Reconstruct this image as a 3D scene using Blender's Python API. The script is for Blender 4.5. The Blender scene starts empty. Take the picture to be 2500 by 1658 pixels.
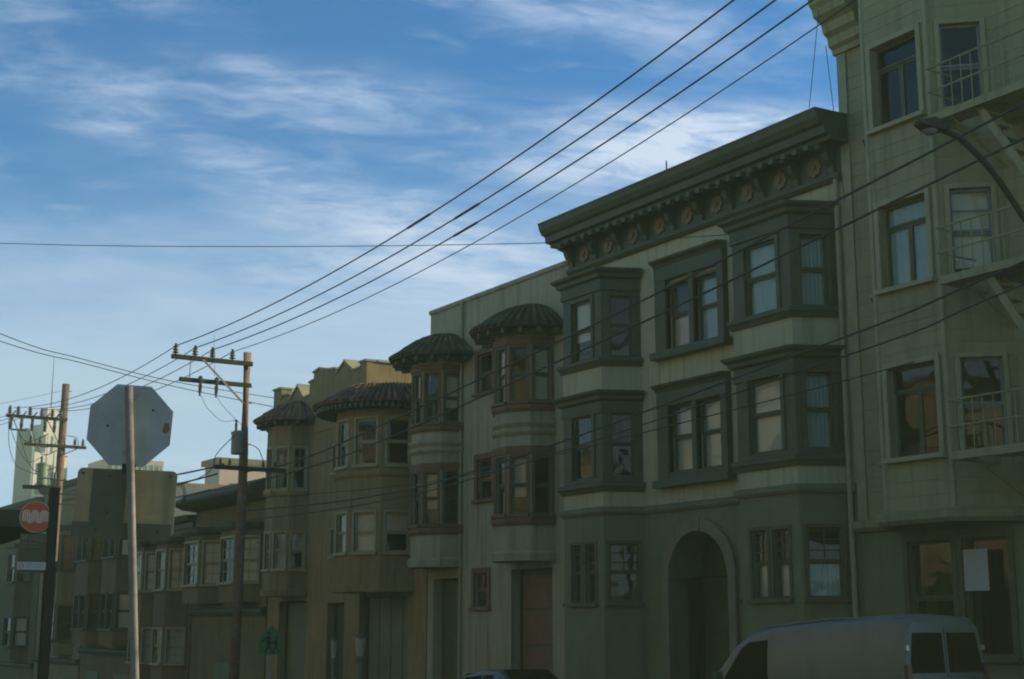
import bpy, math, random
from mathutils import Vector
R = math.radians
random.seed(11)
scene = bpy.context.scene
col = scene.collection

# ------------------------------------------------------------------ camera
cam = bpy.data.cameras.new('camera')
cam.lens = 50.0; cam.sensor_width = 36.0; cam.clip_start = 0.1; cam.clip_end = 6000
camo = bpy.data.objects.new('camera', cam); col.objects.link(camo)
camo.location = (0, 0, 1.75)
camo.rotation_euler = (R(90 + 11.367), 0, R(-32.429))
scene.camera = camo

# ------------------------------------------------------------------ sun and sky
SUN_AZ, SUN_EL = 108.0, 24.0          # azimuth clockwise from +Y (the street), elevation
S = Vector((math.cos(R(SUN_EL)) * math.sin(R(SUN_AZ)), math.cos(R(SUN_EL)) * math.cos(R(SUN_AZ)), math.sin(R(SUN_EL))))
sl = bpy.data.lights.new('sun', 'SUN'); sl.energy = 5.0; sl.angle = R(0.53); sl.color = (1.0, 0.83, 0.60)
so = bpy.data.objects.new('sun', sl); col.objects.link(so)
so.rotation_euler = S.to_track_quat('Z', 'Y').to_euler(); so.location = (60, -40, 60)

world = bpy.data.worlds.new('World'); scene.world = world; world.use_nodes = True
nt = world.node_tree; nt.nodes.clear()
def N(tree, t, **kw):
    n = tree.nodes.new(t)
    for k, v in kw.items(): setattr(n, k, v)
    return n
def build_sky():
    L = nt.links.new
    out = N(nt, 'ShaderNodeOutputWorld'); bg = N(nt, 'ShaderNodeBackground')
    sky = N(nt, 'ShaderNodeTexSky', sky_type='NISHITA')
    sky.sun_disc = False; sky.sun_elevation = R(SUN_EL); sky.sun_rotation = R(SUN_AZ)
    sky.air_density = 1.0; sky.dust_density = 0.1; sky.ozone_density = 5.0
    tc = N(nt, 'ShaderNodeTexCoord')
    sep = N(nt, 'ShaderNodeSeparateXYZ'); L(tc.outputs['Generated'], sep.inputs[0])
    def M(op, a, b=None, c=None):
        m = N(nt, 'ShaderNodeMath', operation=op)
        for i, v in enumerate((a, b, c)):
            if v is None: continue
            if isinstance(v, (int, float)): m.inputs[i].default_value = v
            else: L(v, m.inputs[i])
        return m.outputs[0]
    zc = M('MAXIMUM', sep.outputs[2], 0.03)
    den = M('ADD', zc, 0.16)
    px = M('DIVIDE', sep.outputs[0], den); py = M('DIVIDE', sep.outputs[1], den)
    # streaks of cirrus, drawn out along one wind direction of a flat cloud layer
    comb = N(nt, 'ShaderNodeCombineXYZ'); L(px, comb.inputs[0]); L(py, comb.inputs[1])
    rot = N(nt, 'ShaderNodeMapping'); rot.inputs['Rotation'].default_value = (0, 0, R(24)); L(comb.outputs[0], rot.inputs[0])
    mp = N(nt, 'ShaderNodeMapping'); mp.inputs['Scale'].default_value = (0.8, 1.5, 1); mp.inputs['Location'].default_value = (0.35, 1.9, 0)
    L(rot.outputs[0], mp.inputs[0])
    def noise(scale, detail, rough, dist, vec):
        n = N(nt, 'ShaderNodeTexNoise'); n.inputs['Scale'].default_value = scale; n.inputs['Detail'].default_value = detail
        n.inputs['Roughness'].default_value = rough; n.inputs['Distortion'].default_value = dist; L(vec, n.inputs['Vector']); return n.outputs[0]
    n1 = noise(2.1, 6, 0.55, 0.35, mp.outputs[0])
    n2 = noise(6.5, 5, 0.6, 0.5, mp.outputs[0])
    n3 = noise(0.9, 3, 0.5, 0.0, comb.outputs[0])
    def sstep(v, a, b):
        m = N(nt, 'ShaderNodeMapRange', interpolation_type='SMOOTHSTEP'); L(v, m.inputs[0])
        m.inputs[1].default_value = a; m.inputs[2].default_value = b; return m.outputs[0]
    n4 = noise(15.0, 5, 0.6, 0.8, mp.outputs[0])
    base = M('ADD', M('ADD', M('MULTIPLY', n1, 0.45), M('MULTIPLY', n2, 0.35)), M('MULTIPLY', n4, 0.20))
    base = M('ADD', base, M('MULTIPLY', M('SUBTRACT', n3, 0.5), 0.30))
    # cloud banks: soft patches of the layer at their own bearing and height
    az = M('ARCTAN2', sep.outputs[0], sep.outputs[1])          # bearing from +Y
    el = M('ARCSINE', sep.outputs[2])
    def bank(a0, e0, wa, we, tilt, amp):
        da = M('SUBTRACT', az, R(a0)); de = M('SUBTRACT', M('SUBTRACT', el, R(e0)), M('MULTIPLY', da, tilt))
        q = M('ADD', M('POWER', M('ABSOLUTE', M('DIVIDE', da, R(wa))), 2.0), M('POWER', M('ABSOLUTE', M('DIVIDE', de, R(we))), 2.0))
        return M('MULTIPLY', M('EXPONENT', M('MULTIPLY', q, -1.0)), amp)
    bk = 0.0
    for b in CLOUD_BANKS: bk = M('ADD', bk, bank(*b))
    fine = M('ADD', M('ADD', M('MULTIPLY', n2, 1.3), M('MULTIPLY', n4, 0.9)), M('MULTIPLY', n1, 0.6))          # mean about 1.4
    solid = M('MULTIPLY', bk, sstep(fine, 0.80, 1.95))
    wisp = M('MULTIPLY', sstep(M('ADD', base, M('MULTIPLY', bk, 0.10)), 0.47, 0.74), 0.46)
    # thin veil low in the sky all round
    low = sstep(M('ADD', el, M('MULTIPLY', M('SUBTRACT', n1, 0.5), 0.20)), R(19), R(9))
    clear = M('SUBTRACT', 1.0, M('MULTIPLY', M('SUBTRACT', 1.0, M('MINIMUM', solid, 0.92)), M('SUBTRACT', 1.0, wisp)))
    cov = M('SUBTRACT', 1.0, M('MULTIPLY', M('SUBTRACT', 1.0, clear), M('SUBTRACT', 1.0, M('MULTIPLY', low, 0.62))))
    cov = M('MINIMUM', cov, 0.93)
    mix = N(nt, 'ShaderNodeMix', data_type='RGBA'); L(cov, mix.inputs[0])
    tint = N(nt, 'ShaderNodeMix', data_type='RGBA', blend_type='MULTIPLY'); tint.inputs[0].default_value = 1.0; L(sky.outputs[0], tint.inputs[6]); tint.inputs[7].default_value = SKY_TINT
    L(tint.outputs[2], mix.inputs[6])
    mix.inputs[7].default_value = CLOUD_COL
    L(mix.outputs[2], bg.inputs[0]); bg.inputs[1].default_value = SKY_STRENGTH
    L(bg.outputs[0], out.inputs[0])
SKY_STRENGTH = 0.13
VEIL_DENSITY, VEIL_COL = 0.0018, (0.78, 1.0, 0.56, 1)
SKY_TINT = (0.13, 0.60, 0.86, 1)
CLOUD_COL = (4.1, 4.75, 6.0, 1)
CLOUD_BANKS = [  # bearing, elevation, half width, half height (degrees), tilt, amount
    (40.0, 19.5, 5.5, 1.0, -0.05, 1.6),
    (38.0, 18.3, 6.0, 1.1, 0.04, 1.3),
    (27.5, 15.9, 5.5, 1.1, -0.12, 0.75),
    (31.0, 13.8, 8.0, 1.6, -0.05, 0.70),
    (22.0, 21.5, 2.0, 0.7, -0.30, 0.44),
    (26.6, 21.2, 3.2, 0.8, -0.02, 0.42),
    (25.0, 20.3, 6.5, 1.3, -0.05, 0.30),
    (34.5, 24.4, 4.0, 1.0, -0.22, 0.38),
    (40.5, 23.5, 4.0, 1.2, -0.22, 0.32),
    (21.5, 17.9, 7.0, 0.8, -0.22, 0.48),
    (16.5, 20.2, 2.0, 1.3, 0.3, 0.35),
]
build_sky()
vs = scene.view_settings
vs.view_transform = 'Standard'; vs.look = 'None'; vs.gamma = 1.0; vs.exposure = 0.45; vs.use_curve_mapping = False
scene.render.engine = 'CYCLES'; scene.cycles.filter_width = 2.0

# ------------------------------------------------------------------ materials
def mat(name, c, rough=0.8, var=0.18, scale=1.2, bump=0.0, bscale=30.0, spec=0.3, metal=0.0, streak=0.0, c2=None, orand=0.0):
    m = bpy.data.materials.new(name); m.use_nodes = True
    t = m.node_tree; L = t.links.new; b = t.nodes['Principled BSDF']
    b.inputs['Roughness'].default_value = rough; b.inputs['Specular IOR Level'].default_value = spec; b.inputs['Metallic'].default_value = metal
    tc = N(t, 'ShaderNodeTexCoord')
    n = N(t, 'ShaderNodeTexNoise'); n.inputs['Scale'].default_value = scale; n.inputs['Detail'].default_value = 6; n.inputs['Roughness'].default_value = 0.65
    L(tc.outputs['Object'], n.inputs['Vector'])
    r = N(t, 'ShaderNodeValToRGB'); r.color_ramp.elements[0].position = 0.3; r.color_ramp.elements[1].position = 0.72
    d = c2 if c2 else tuple(x * (1 - var) for x in c)
    u = tuple(min(1, x * (1 + var * 0.6)) for x in c)
    r.color_ramp.elements[0].color = (*d, 1); r.color_ramp.elements[1].color = (*u, 1)
    L(n.outputs[0], r.inputs[0])
    colr = r.outputs[0]
    if streak > 0:      # rain streaks and grime running down
        mp = N(t, 'ShaderNodeMapping'); mp.inputs['Scale'].default_value = (3.2, 3.2, 0.22); L(tc.outputs['Object'], mp.inputs[0])
        n2 = N(t, 'ShaderNodeTexNoise'); n2.inputs['Scale'].default_value = 1.6; n2.inputs['Detail'].default_value = 5; L(mp.outputs[0], n2.inputs['Vector'])
        mr = N(t, 'ShaderNodeMapRange'); mr.inputs[1].default_value = 0.5; mr.inputs[2].default_value = 0.75; mr.inputs[3].default_value = 0; mr.inputs[4].default_value = streak
        L(n2.outputs[0], mr.inputs[0])
        mx = N(t, 'ShaderNodeMix', data_type='RGBA'); L(mr.outputs[0], mx.inputs[0]); L(colr, mx.inputs[6]); mx.inputs[7].default_value = (c[0] * .35, c[1] * .35, c[2] * .33, 1)
        colr = mx.outputs[2]
    if orand > 0:       # every piece fired or weathered a little differently
        oi = N(t, 'ShaderNodeObjectInfo'); mr2 = N(t, 'ShaderNodeMapRange'); mr2.inputs[3].default_value = 1 - orand; mr2.inputs[4].default_value = 1 + orand; L(oi.outputs['Random'], mr2.inputs[0])
        hs_ = N(t, 'ShaderNodeHueSaturation'); L(mr2.outputs[0], hs_.inputs['Value']); L(colr, hs_.inputs['Color']); colr = hs_.outputs[0]
    L(colr, b.inputs['Base Color'])
    if bump > 0:
        nb = N(t, 'ShaderNodeTexNoise'); nb.inputs['Scale'].default_value = bscale; nb.inputs['Detail'].default_value = 4; L(tc.outputs['Object'], nb.inputs['Vector'])
        bp = N(t, 'ShaderNodeBump'); bp.inputs['Strength'].default_value = bump; bp.inputs['Distance'].default_value = 0.02
        L(nb.outputs[0], bp.inputs['Height']); L(bp.outputs[0], b.inputs['Normal'])
    return m
def glass_mat(name, ior, tint):
    m = bpy.data.materials.new(name); m.use_nodes = True
    t = m.node_tree; L = t.links.new; t.nodes.remove(t.nodes['Principled BSDF']); out = t.nodes['Material Output']
    fr = N(t, 'ShaderNodeFresnel'); fr.inputs[0].default_value = ior
    tr = N(t, 'ShaderNodeBsdfTransparent'); tr.inputs[0].default_value = (*tint, 1)
    gl = N(t, 'ShaderNodeBsdfGlossy'); gl.inputs['Roughness'].default_value = 0.02; gl.inputs['Color'].default_value = (0.95, 0.97, 0.96, 1)
    tc = N(t, 'ShaderNodeTexCoord'); n = N(t, 'ShaderNodeTexNoise'); n.inputs['Scale'].default_value = 1.7; n.inputs['Detail'].default_value = 1.5
    L(tc.outputs['Object'], n.inputs['Vector'])
    bp = N(t, 'ShaderNodeBump'); bp.inputs['Strength'].default_value = 0.25; bp.inputs['Distance'].default_value = 0.03
    L(n.outputs[0], bp.inputs['Height']); L(bp.outputs[0], gl.inputs['Normal'])
    ge = N(t, 'ShaderNodeNewGeometry'); sb = N(t, 'ShaderNodeMath', operation='SUBTRACT'); sb.inputs[0].default_value = 1.0; L(ge.outputs['Backfacing'], sb.inputs[1])
    mu = N(t, 'ShaderNodeMath', operation='MULTIPLY'); L(fr.outputs[0], mu.inputs[0]); L(sb.outputs[0], mu.inputs[1])
    mx = N(t, 'ShaderNodeMixShader'); L(mu.outputs[0], mx.inputs[0]); L(tr.outputs[0], mx.inputs[1]); L(gl.outputs[0], mx.inputs[2]); L(mx.outputs[0], out.inputs[0])
    return m
M = dict(
    cream=mat('cream_stucco', (.423, .443, .234), .9, .14, .7, .25, 60, streak=.6),
    tan=mat('tan_painted_boards', (.272, .283, .131), .75, .14, .8, .15, 40, streak=.55, orand=.05),
    white=mat('off_white_stucco', (.334, .342, .201), .9, .16, .8, .25, 60, streak=.6),
    ochre=mat('ochre_stucco', (.270, .215, .092), .9, .2, .9, .35, 45, streak=.6),
    brown=mat('red_brown_stucco', (.184, .152, .062), .9, .22, .8, .3, 45, streak=.55),
    rust=mat('rust_red_stucco', (.190, .137, .056), .9, .22, .7, .3, 45, streak=.55),
    grey=mat('grey_render', (.260, .255, .200), .9, .15, .6, .2, 40, streak=.4),
    bluegrey=mat('blue_grey_wall', (.200, .240, .215), .9, .15, .5, .2, 40, streak=.55),
    trim=mat('dark_green_paint', (.070, .097, .043), .55, .25, 2.0, .08, 25),
    trim2=mat('dark_brown_paint', (.080, .097, .043), .6, .25, 2.0, .08, 25),
    archpaint=mat('olive_stone_paint', (.185, .195, .110), .75, .2, 1.0, .12, 30, streak=.4),
    base=mat('dark_plinth_paint', (.146, .187, .085), .7, .2, 1.0, .12, 30, streak=.2),
    redtrim=mat('oxblood_paint', (.155, .093, .040), .6, .25, 2.0, .1, 25),
    oldtrim=mat('cream_paint', (.332, .324, .167), .6, .2, 2.0, .08, 25),
    tanlight=mat('pale_tan_paint', (.302, .314, .154), .6, .2, 2.0, .08, 25),
    rosette=mat('gilded_ochre_paint', (.200, .145, .052), .55, .35, 6.0, .1, 25),
    tile=mat('clay_tile', (.220, .130, .068), .85, .45, 3.5, .3, 30, c2=(.11, .06, .04), orand=.45),
    tiledark=mat('dark_clay_tile', (.100, .092, .042), .85, .4, 3.5, .3, 30, orand=.40),
    roofing=mat('roof_felt', (.120, .125, .100), .95, .2, .5),
    glass=glass_mat('window_glass', 1.55, (.90, .93, .90)),
    carglass=glass_mat('tinted_glass', 1.33, (.16, .19, .16)),
    blind=mat('cream_blind', (.700, .620, .430), .9, .12, .8),
    pinkblind=mat('pinkish_curtain', (.680, .500, .360), .9, .15, .8),
    bluecurtain=mat('pale_blue_curtain', (.420, .530, .470), .9, .12, .8),
    room=mat('room_plaster', (.226, .252, .118), .95, .1, .5),
    asphalt=mat('asphalt', (.05, .05, .052), .9, .25, .8, .5, 80),
    concrete=mat('pavement_concrete', (.200, .200, .160), .9, .2, .6, .4, 50),
    kerb=mat('kerb_stone', (.27, .265, .25), .85, .2, .8, .3, 50),
    linepaint=mat('road_paint', (.55, .42, .08), .8, .3, 2.5),
    wood=mat('weathered_pole_wood', (.185, .130, .078), .9, .35, 5.0, .6, 22, streak=.5),
    wooddark=mat('dark_crossarm_wood', (.047, .058, .025), .9, .4, 5.0, .5, 22),
    iron=mat('dark_iron', (.040, .048, .032), .8, .3, 5.0, .1, 40, spec=.2),
    galv=mat('galvanised_steel', (.340, .330, .280), .45, .25, 6.0, .1, 60, spec=.4, metal=.3),
    postpaint=mat('weathered_steel_post', (.205, .195, .145), .6, .45, 4.0, .15, 40, spec=.4, streak=.5),
    cable=mat('black_cable', (.030, .038, .032), .6, .1),
    porcelain=mat('brown_porcelain', (.060, .065, .042), .25, .2, spec=.6),
    xfmr=mat('transformer_grey', (.207, .273, .148), .5, .15, 2.0, streak=.4, spec=.5),
    signback=mat('bare_aluminium', (.400, .440, .370), .42, .22, 3.0, .05, 40, metal=.1, streak=.25),
    signboard=mat('yellowed_sign_back', (.420, .320, .140), .6, .28, 3.0, .05, 40, streak=.55),
    signshade=mat('dark_shadow_plate', (.105, .105, .055), .55, .2, 3.0),
    rustmark=mat('rust_patch', (.26, .16, .07), .9, .4, 12.0),
    orange=mat('vermilion_enamel', (.700, .150, .070), .5, .1, 3.0),
    signcream=mat('cream_enamel', (.820, .700, .460), .5, .08, 3.0),
    signdark=mat('dark_sign_panel', (.094, .126, .052), .5, .15, 3.0),
    signyellow=mat('yellow_print', (.62, .56, .10), .5, .1),
    signprint=mat('grey_green_print', (.20, .23, .16), .5, .1),
    signwhite=mat('white_print', (.70, .68, .60), .5, .1),
    schoolgreen=mat('fluorescent_yellow_green', (.070, .240, .080), .5, .1, 2.0),
    schoolblack=mat('black_print', (.02, .03, .025), .6, .1),
    vanpaint=mat('faded_silver_grey_paint', (.135, .155, .108), .38, .12, 1.5, spec=.5, streak=.25),
    carpaint=mat('dark_blue_paint', (.075, .105, .067), .25, .1, 1.5, spec=.6),
    chrome=mat('worn_chrome', (.55, .56, .56), .3, .1, metal=.9),
    rubber=mat('tyre_rubber', (.025, .025, .025), .9, .2),
    lampred=mat('red_lens', (.130, .035, .025), .3, .1, spec=.6),
    lampclear=mat('headlamp_lens', (.180, .190, .170), .2, .1, spec=.6),
    tower=mat('pale_tower_stone', (.560, .530, .450), .9, .1, .05, streak=.0),
    towerpane=mat('far_window', (.030, .035, .035), .3, .2, .3, spec=.5),
    farbeige=mat('far_beige_wall', (.48, .37, .28), .9, .1, .1),
    farglass=mat('far_band_glass', (.12, .16, .18), .15, .2, .3, spec=.6),
    pot=mat('white_glazed_pot', (.400, .380, .310), .5, .1, 4),
    leaf=mat('agave_leaf', (.200, .220, .100), .6, .3, 6, c2=(.22, .20, .09)),
    paper=mat('white_paper', (.380, .440, .360), .8, .08, 2),
    facade_a=mat('apricot_stucco', (.420, .280, .150), .9, .15, .8, .2, 50, streak=.25),
    facade_b=mat('pale_yellow_stucco', (.420, .340, .180), .9, .15, .8, .2, 50, streak=.25),
    facade_c=mat('pink_beige_stucco', (.400, .280, .200), .9, .15, .8, .2, 50, streak=.25),
    facade_d=mat('white_painted_brick', (.440, .400, .310), .9, .15, .8, .2, 50, streak=.25),
)

# ------------------------------------------------------------------ mesh helpers
class Fr:
    """A vertical facade frame: u runs along the wall from p0 to p1, outward is to the left of u, d is measured outward."""
    def __init__(s, p0, p1):
        s.o = Vector((p0[0], p0[1])); dv = Vector((p1[0] - p0[0], p1[1] - p0[1])); s.L = dv.length; s.u = dv / s.L; s.n = Vector((-s.u.y, s.u.x))
    def P(s, u, z, d=0.0):
        q = s.o + s.u * u + s.n * d
        return (q.x, q.y, z)
class MB:
    def __init__(s): s.v = []; s.f = []
    def add(s, vs, fs):
        k = len(s.v); s.v += [tuple(p) for p in vs]; s.f += [tuple(i + k for i in f) for f in fs]; return s
    def quad(s, a, b, c, d): return s.add([a, b, c, d], [(0, 1, 2, 3)])
    def hexa(s, p): return s.add(p, [(3, 2, 1, 0), (4, 5, 6, 7), (0, 1, 5, 4), (1, 2, 6, 5), (2, 3, 7, 6), (3, 0, 4, 7)])
    def box(s, x0, x1, y0, y1, z0, z1):
        return s.hexa([(x0, y0, z0), (x1, y0, z0), (x1, y1, z0), (x0, y1, z0), (x0, y0, z1), (x1, y0, z1), (x1, y1, z1), (x0, y1, z1)])
    def fbox(s, F, u0, u1, z0, z1, d0, d1):
        return s.hexa([F.P(u0, z0, d0), F.P(u0, z0, d1), F.P(u1, z0, d1), F.P(u1, z0, d0), F.P(u0, z1, d0), F.P(u0, z1, d1), F.P(u1, z1, d1), F.P(u1, z1, d0)])
    def prism(s, F, poly, d0, d1):
        n = len(poly)
        return s.add([F.P(u, z, d0) for u, z in poly] + [F.P(u, z, d1) for u, z in poly],
                     [tuple(range(n)), tuple(range(2 * n - 1, n - 1, -1))] + [(i, (i + 1) % n, n + (i + 1) % n, n + i) for i in range(n)])
    def tube(s, pts, r, n=6, r1=None):
        pts = [Vector(p) for p in pts]; m = len(pts); vs = []; fs = []
        for i, p in enumerate(pts):
            t = (pts[min(i + 1, m - 1)] - pts[max(i - 1, 0)]).normalized()
            a = t.cross(Vector((0, 0, 1)))
            if a.length < 1e-3: a = t.cross(Vector((0, 1, 0)))
            a.normalize(); b = t.cross(a); rr = r if r1 is None else r + (r1 - r) * i / (m - 1)
            for k in range(n):
                w = 2 * math.pi * k / n; vs.append(p + a * (rr * math.cos(w)) + b * (rr * math.sin(w)))
        for i in range(m - 1):
            for k in range(n): fs.append((i * n + k, i * n + (k + 1) % n, (i + 1) * n + (k + 1) % n, (i + 1) * n + k))
        fs += [tuple(range(n - 1, -1, -1)), tuple((m - 1) * n + k for k in range(n))]
        return s.add(vs, fs)
    def lathe(s, prof, c=(0, 0, 0), n=16, a0=0.0, a1=2 * math.pi, caps=False):
        full = abs(a1 - a0 - 2 * math.pi) < 1e-6; k = n if full else n + 1; vs = []; fs = []
        for r, z in prof:
            for i in range(k):
                w = a0 + (a1 - a0) * i / n; vs.append((c[0] + r * math.cos(w), c[1] + r * math.sin(w), c[2] + z))
        for j in range(len(prof) - 1):
            for i in range(n): fs.append((j * k + i, j * k + (i + 1) % k, (j + 1) * k + (i + 1) % k, (j + 1) * k + i))
        if caps and full: fs += [tuple(range(k - 1, -1, -1)), tuple((len(prof) - 1) * k + i for i in range(k))]
        return s.add(vs, fs)
    def panel(s, F, u0, u1, z0, z1, holes=(), th=0.22):
        us = sorted({u0, u1, *[min(max(h[i], u0), u1) for h in holes for i in (0, 1)]}); zs = sorted({z0, z1, *[min(max(h[i], z0), z1) for h in holes for i in (2, 3)]})
        for a, b in zip(us, us[1:]):
            for c, d in zip(zs, zs[1:]):
                um, zm = (a + b) / 2, (c + d) / 2
                if any(h[0] < um < h[1] and h[2] < zm < h[3] for h in holes): continue
                s.quad(F.P(a, c), F.P(a, d), F.P(b, d), F.P(b, c))
        for h in holes:
            a, b, c, d = max(h[0], u0), min(h[1], u1), max(h[2], z0), min(h[3], z1)
            for p, q in (((a, c), (a, d)), ((a, d), (b, d)), ((b, d), (b, c)), ((b, c), (a, c))):
                s.quad(F.P(*p), F.P(*q), F.P(*q, -th), F.P(*p, -th))
        return s
    def sweep(s, pts, prof, caps=True):
        """Moulding of profile (d outward, z) carried along a plan polyline with mitred corners."""
        n = len(pts); ms = []
        for i in range(n):
            ds = []
            if i > 0: ds.append((Vector(pts[i]) - Vector(pts[i - 1])).normalized())
            if i < n - 1: ds.append((Vector(pts[i + 1]) - Vector(pts[i])).normalized())
            ns = [Vector((-d.y, d.x)) for d in ds]
            if len(ns) == 1: ms.append(ns[0])
            else:
                h = (ns[0] + ns[1]).normalized(); ms.append(h / max(.3, h.dot(ns[0])))
        k = len(prof); vs = []; fs = []
        for p, m in zip(pts, ms):
            for d, z in prof: vs.append((p[0] + m.x * d, p[1] + m.y * d, z))
        for i in range(n - 1):
            for j in range(k): fs.append((i * k + j, (i + 1) * k + j, (i + 1) * k + (j + 1) % k, i * k + (j + 1) % k))
        if caps: fs += [tuple(range(k)), tuple((n - 1) * k + j for j in range(k - 1, -1, -1))]
        return s.add(vs, fs)
    def build(s, name, m, parent=None, smooth=False, bevel=0.0, kind=None, o=None):
        if o is None:
            o = Vector((0, 0, 0)); q = parent
            while q is not None: o = o + q.location; q = q.parent
        me = bpy.data.meshes.new(name); me.from_pydata([(x - o[0], y - o[1], z - o[2]) for x, y, z in s.v], [], s.f)
        me.materials.append(M[m] if isinstance(m, str) else m)
        if smooth: me.polygons.foreach_set('use_smooth', [True] * len(me.polygons))
        me.update()
        ob = bpy.data.objects.new(name, me); col.objects.link(ob)
        if parent is not None: ob.parent = parent
        if bevel:
            bm = ob.modifiers.new('bevel', 'BEVEL'); bm.width = bevel; bm.segments = 2; bm.limit_method = 'ANGLE'
        if kind: ob['kind'] = kind
        return ob
def tag(o, label, cat, group=None):
    o['label'] = label; o['category'] = cat
    if group: o['group'] = group
    return o
def thing(name, label, cat, loc=(0, 0, 0), group=None):
    e = bpy.data.objects.new(name, None); col.objects.link(e); e.location = loc; e.empty_display_size = 0.3
    return tag(e, label, cat, group)
def copy_tree(o, parent=None):
    c = o.copy(); col.objects.link(c); c.parent = parent
    for ch in list(o.children): copy_tree(ch, c)
    return c
def ground(y): return 0.6 - 0.05 * y if y < 160 else -7.4

# ------------------------------------------------------------------ the street
W, KR, KL = 21.0, 16.8, 6.0           # right building line, right kerb, left kerb
def strip(name, m, x0, x1, ys, dz, kind='structure', th=None):
    b = MB()
    for a, c in zip(ys, ys[1:]):
        z0, z1 = ground(a) + dz, ground(c) + dz
        b.quad((x0, a, z0), (x1, a, z0), (x1, c, z1), (x0, c, z1))
        if th:
            b.quad((x0, a, z0), (x0, c, z1), (x0, c, z1 - th), (x0, a, z0 - th)); b.quad((x1, a, z0), (x1, a, z0 - th), (x1, c, z1 - th), (x1, c, z1))
    return b.build(name, m, kind=kind)
YS = [-90, -40, 0, 40, 80, 120, 160, 400, 1500, 2500]
strip('ground', 'concrete', -1500, 1500, YS, -0.02)
strip('road', 'asphalt', KL, KR, YS[:-2], 0.0)
strip('cross_street', 'asphalt', -80, 120, [-2.5, 8.3], 0.004)
for x0, x1, nm in ((KR, W + .1, 'pavement_right'), (0.6, KL, 'pavement_left')):
    strip(nm, 'concrete', x0 + (.16 if x0 == KR else 0), x1 - (.16 if x1 == KL else 0), [8.4, 40, 80, 120, 160, 250], 0.15, th=.2)
strip('kerb_right', 'kerb', KR, KR + .158, [8.4, 40, 80, 120, 160, 250], 0.154, th=.25)
strip('kerb_left', 'kerb', KL - .158, KL, [8.4, 40, 80, 120, 160, 250], 0.154, th=.25)
for dx in (-.12, .12): strip('centre_line', 'linepaint', 11.4 + dx - .05, 11.4 + dx + .05, [12.5, 40, 80, 120, 158], 0.006)

# ------------------------------------------------------------------ windows
def window(parent, F, u0, u1, z0, z1, trim='trim', cw=.12, proud=.05, setb=.12, rail=.5, grid=(0, 0), lowgrid=(0, 0), blind=None, bh=(0, 1), sill=True, sashm=None, transom=None, vsplit=False, sillm=None):
    """Casing (the part) with its sash, panes, sill and blind as sub-parts. The opening is u0..u1, z0..z1."""
    sashm = sashm or trim
    b = MB()
    b.fbox(F, u0 - cw, u0, z0, z1 + cw, -.02, proud); b.fbox(F, u1, u1 + cw, z0, z1 + cw, -.02, proud); b.fbox(F, u0, u1, z1, z1 + cw, -.02, proud * .98)
    w = b.build('window', trim, parent, bevel=.008)
    if sill: MB().fbox(F, u0 - cw * 1.25, u1 + cw * 1.25, z0 - .09, z0 - .002, -.1, proud + .07).build('sill', sillm or trim, w, bevel=.008)
    d = -setb; s = .05
    zm = z0 + (z1 - z0) * (rail or 0)
    cells = []
    top = z1
    if transom:
        zt = z1 - (z1 - z0) * transom; cells.append((u0, u1, zt, z1, (0, 0))); top = zt
    if vsplit: um = (u0 + u1) / 2; cells += [(u0, um, z0, top, (0, 0)), (um, u1, z0, top, (0, 0))]
    elif rail: cells += [(u0, u1, zm, top, grid), (u0, u1, z0, zm, lowgrid)]
    else: cells.append((u0, u1, z0, top, grid))
    for i, (a, b_, c, e, g) in enumerate(cells):
        dd = d + (.03 if i == 0 else 0)
        q = MB(); q.fbox(F, a, a + s, c, e, dd - .04, dd); q.fbox(F, b_ - s, b_, c, e, dd - .04, dd); q.fbox(F, a + s, b_ - s, c, c + s, dd - .039, dd - .001); q.fbox(F, a + s, b_ - s, e - s, e, dd - .039, dd - .001)
        q.build('sash', sashm, w)
        MB().fbox(F, a + s - .006, b_ - s + .006, c + s - .006, e - s + .006, dd - .024, dd - .018).build('pane', 'glass', w)
        if g[0] or g[1]:
            q = MB()
            for k in range(1, g[0] + 1): uu = a + (b_ - a) * k / (g[0] + 1); q.fbox(F, uu - .014, uu + .014, c + s, e - s, dd - .017, dd - .002)
            for k in range(1, g[1] + 1): zz = c + (e - c) * k / (g[1] + 1); q.fbox(F, a + s, b_ - s, zz - .014, zz + .014, dd - .016, dd - .003)
            q.build('glazing_bar', sashm, w)
    if blind:
        za, zb = z0 + (z1 - z0) * bh[0], z0 + (z1 - z0) * bh[1]; q = MB(); n = 22; vs = []
        for k in range(n + 1):
            uu = u0 - .02 + (u1 - u0 + .04) * k / n; fold = .018 * math.sin(k * 2.1) if 'curtain' in M[blind].name else 0
            vs += [F.P(uu, za, d - .075 + fold), F.P(uu, zb, d - .075 + fold)]
        q.add(vs, [(2 * k, 2 * k + 1, 2 * k + 3, 2 * k + 2) for k in range(n)])
        q.build('curtain' if 'curtain' in M[blind].name else 'blind', blind, w)
    return w
def shell(parent, y0, y1, x1, z0, zr, floors, wallm='grey', par=0.0, x0=W):
    """Side and back walls, roof deck and floors behind a street facade, so the rooms are closed."""
    t = .25
    b = MB(); b.box(x0 + .02, x1, y0, y0 + t, z0, zr + par); b.box(x0 + .02, x1, y1 - t, y1, z0, zr + par); b.box(x1 - t, x1, y0 + t, y1 - t, z0, zr + par)
    b.build('side_wall', wallm, parent)
    MB().box(x0 + .24, x1 - t, y0 + t, y1 - t, zr - .3, zr).build('roof', 'roofing', parent)
    q = MB()
    for z in floors: q.box(x0 + .24, x1 - t, y0 + t, y1 - t, z - .25, z)
    q.box(x0 + 5.5, x0 + 5.6, y0 + t, y1 - t, z0, zr - .3)
    q.build('interior', 'room', parent)

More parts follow.
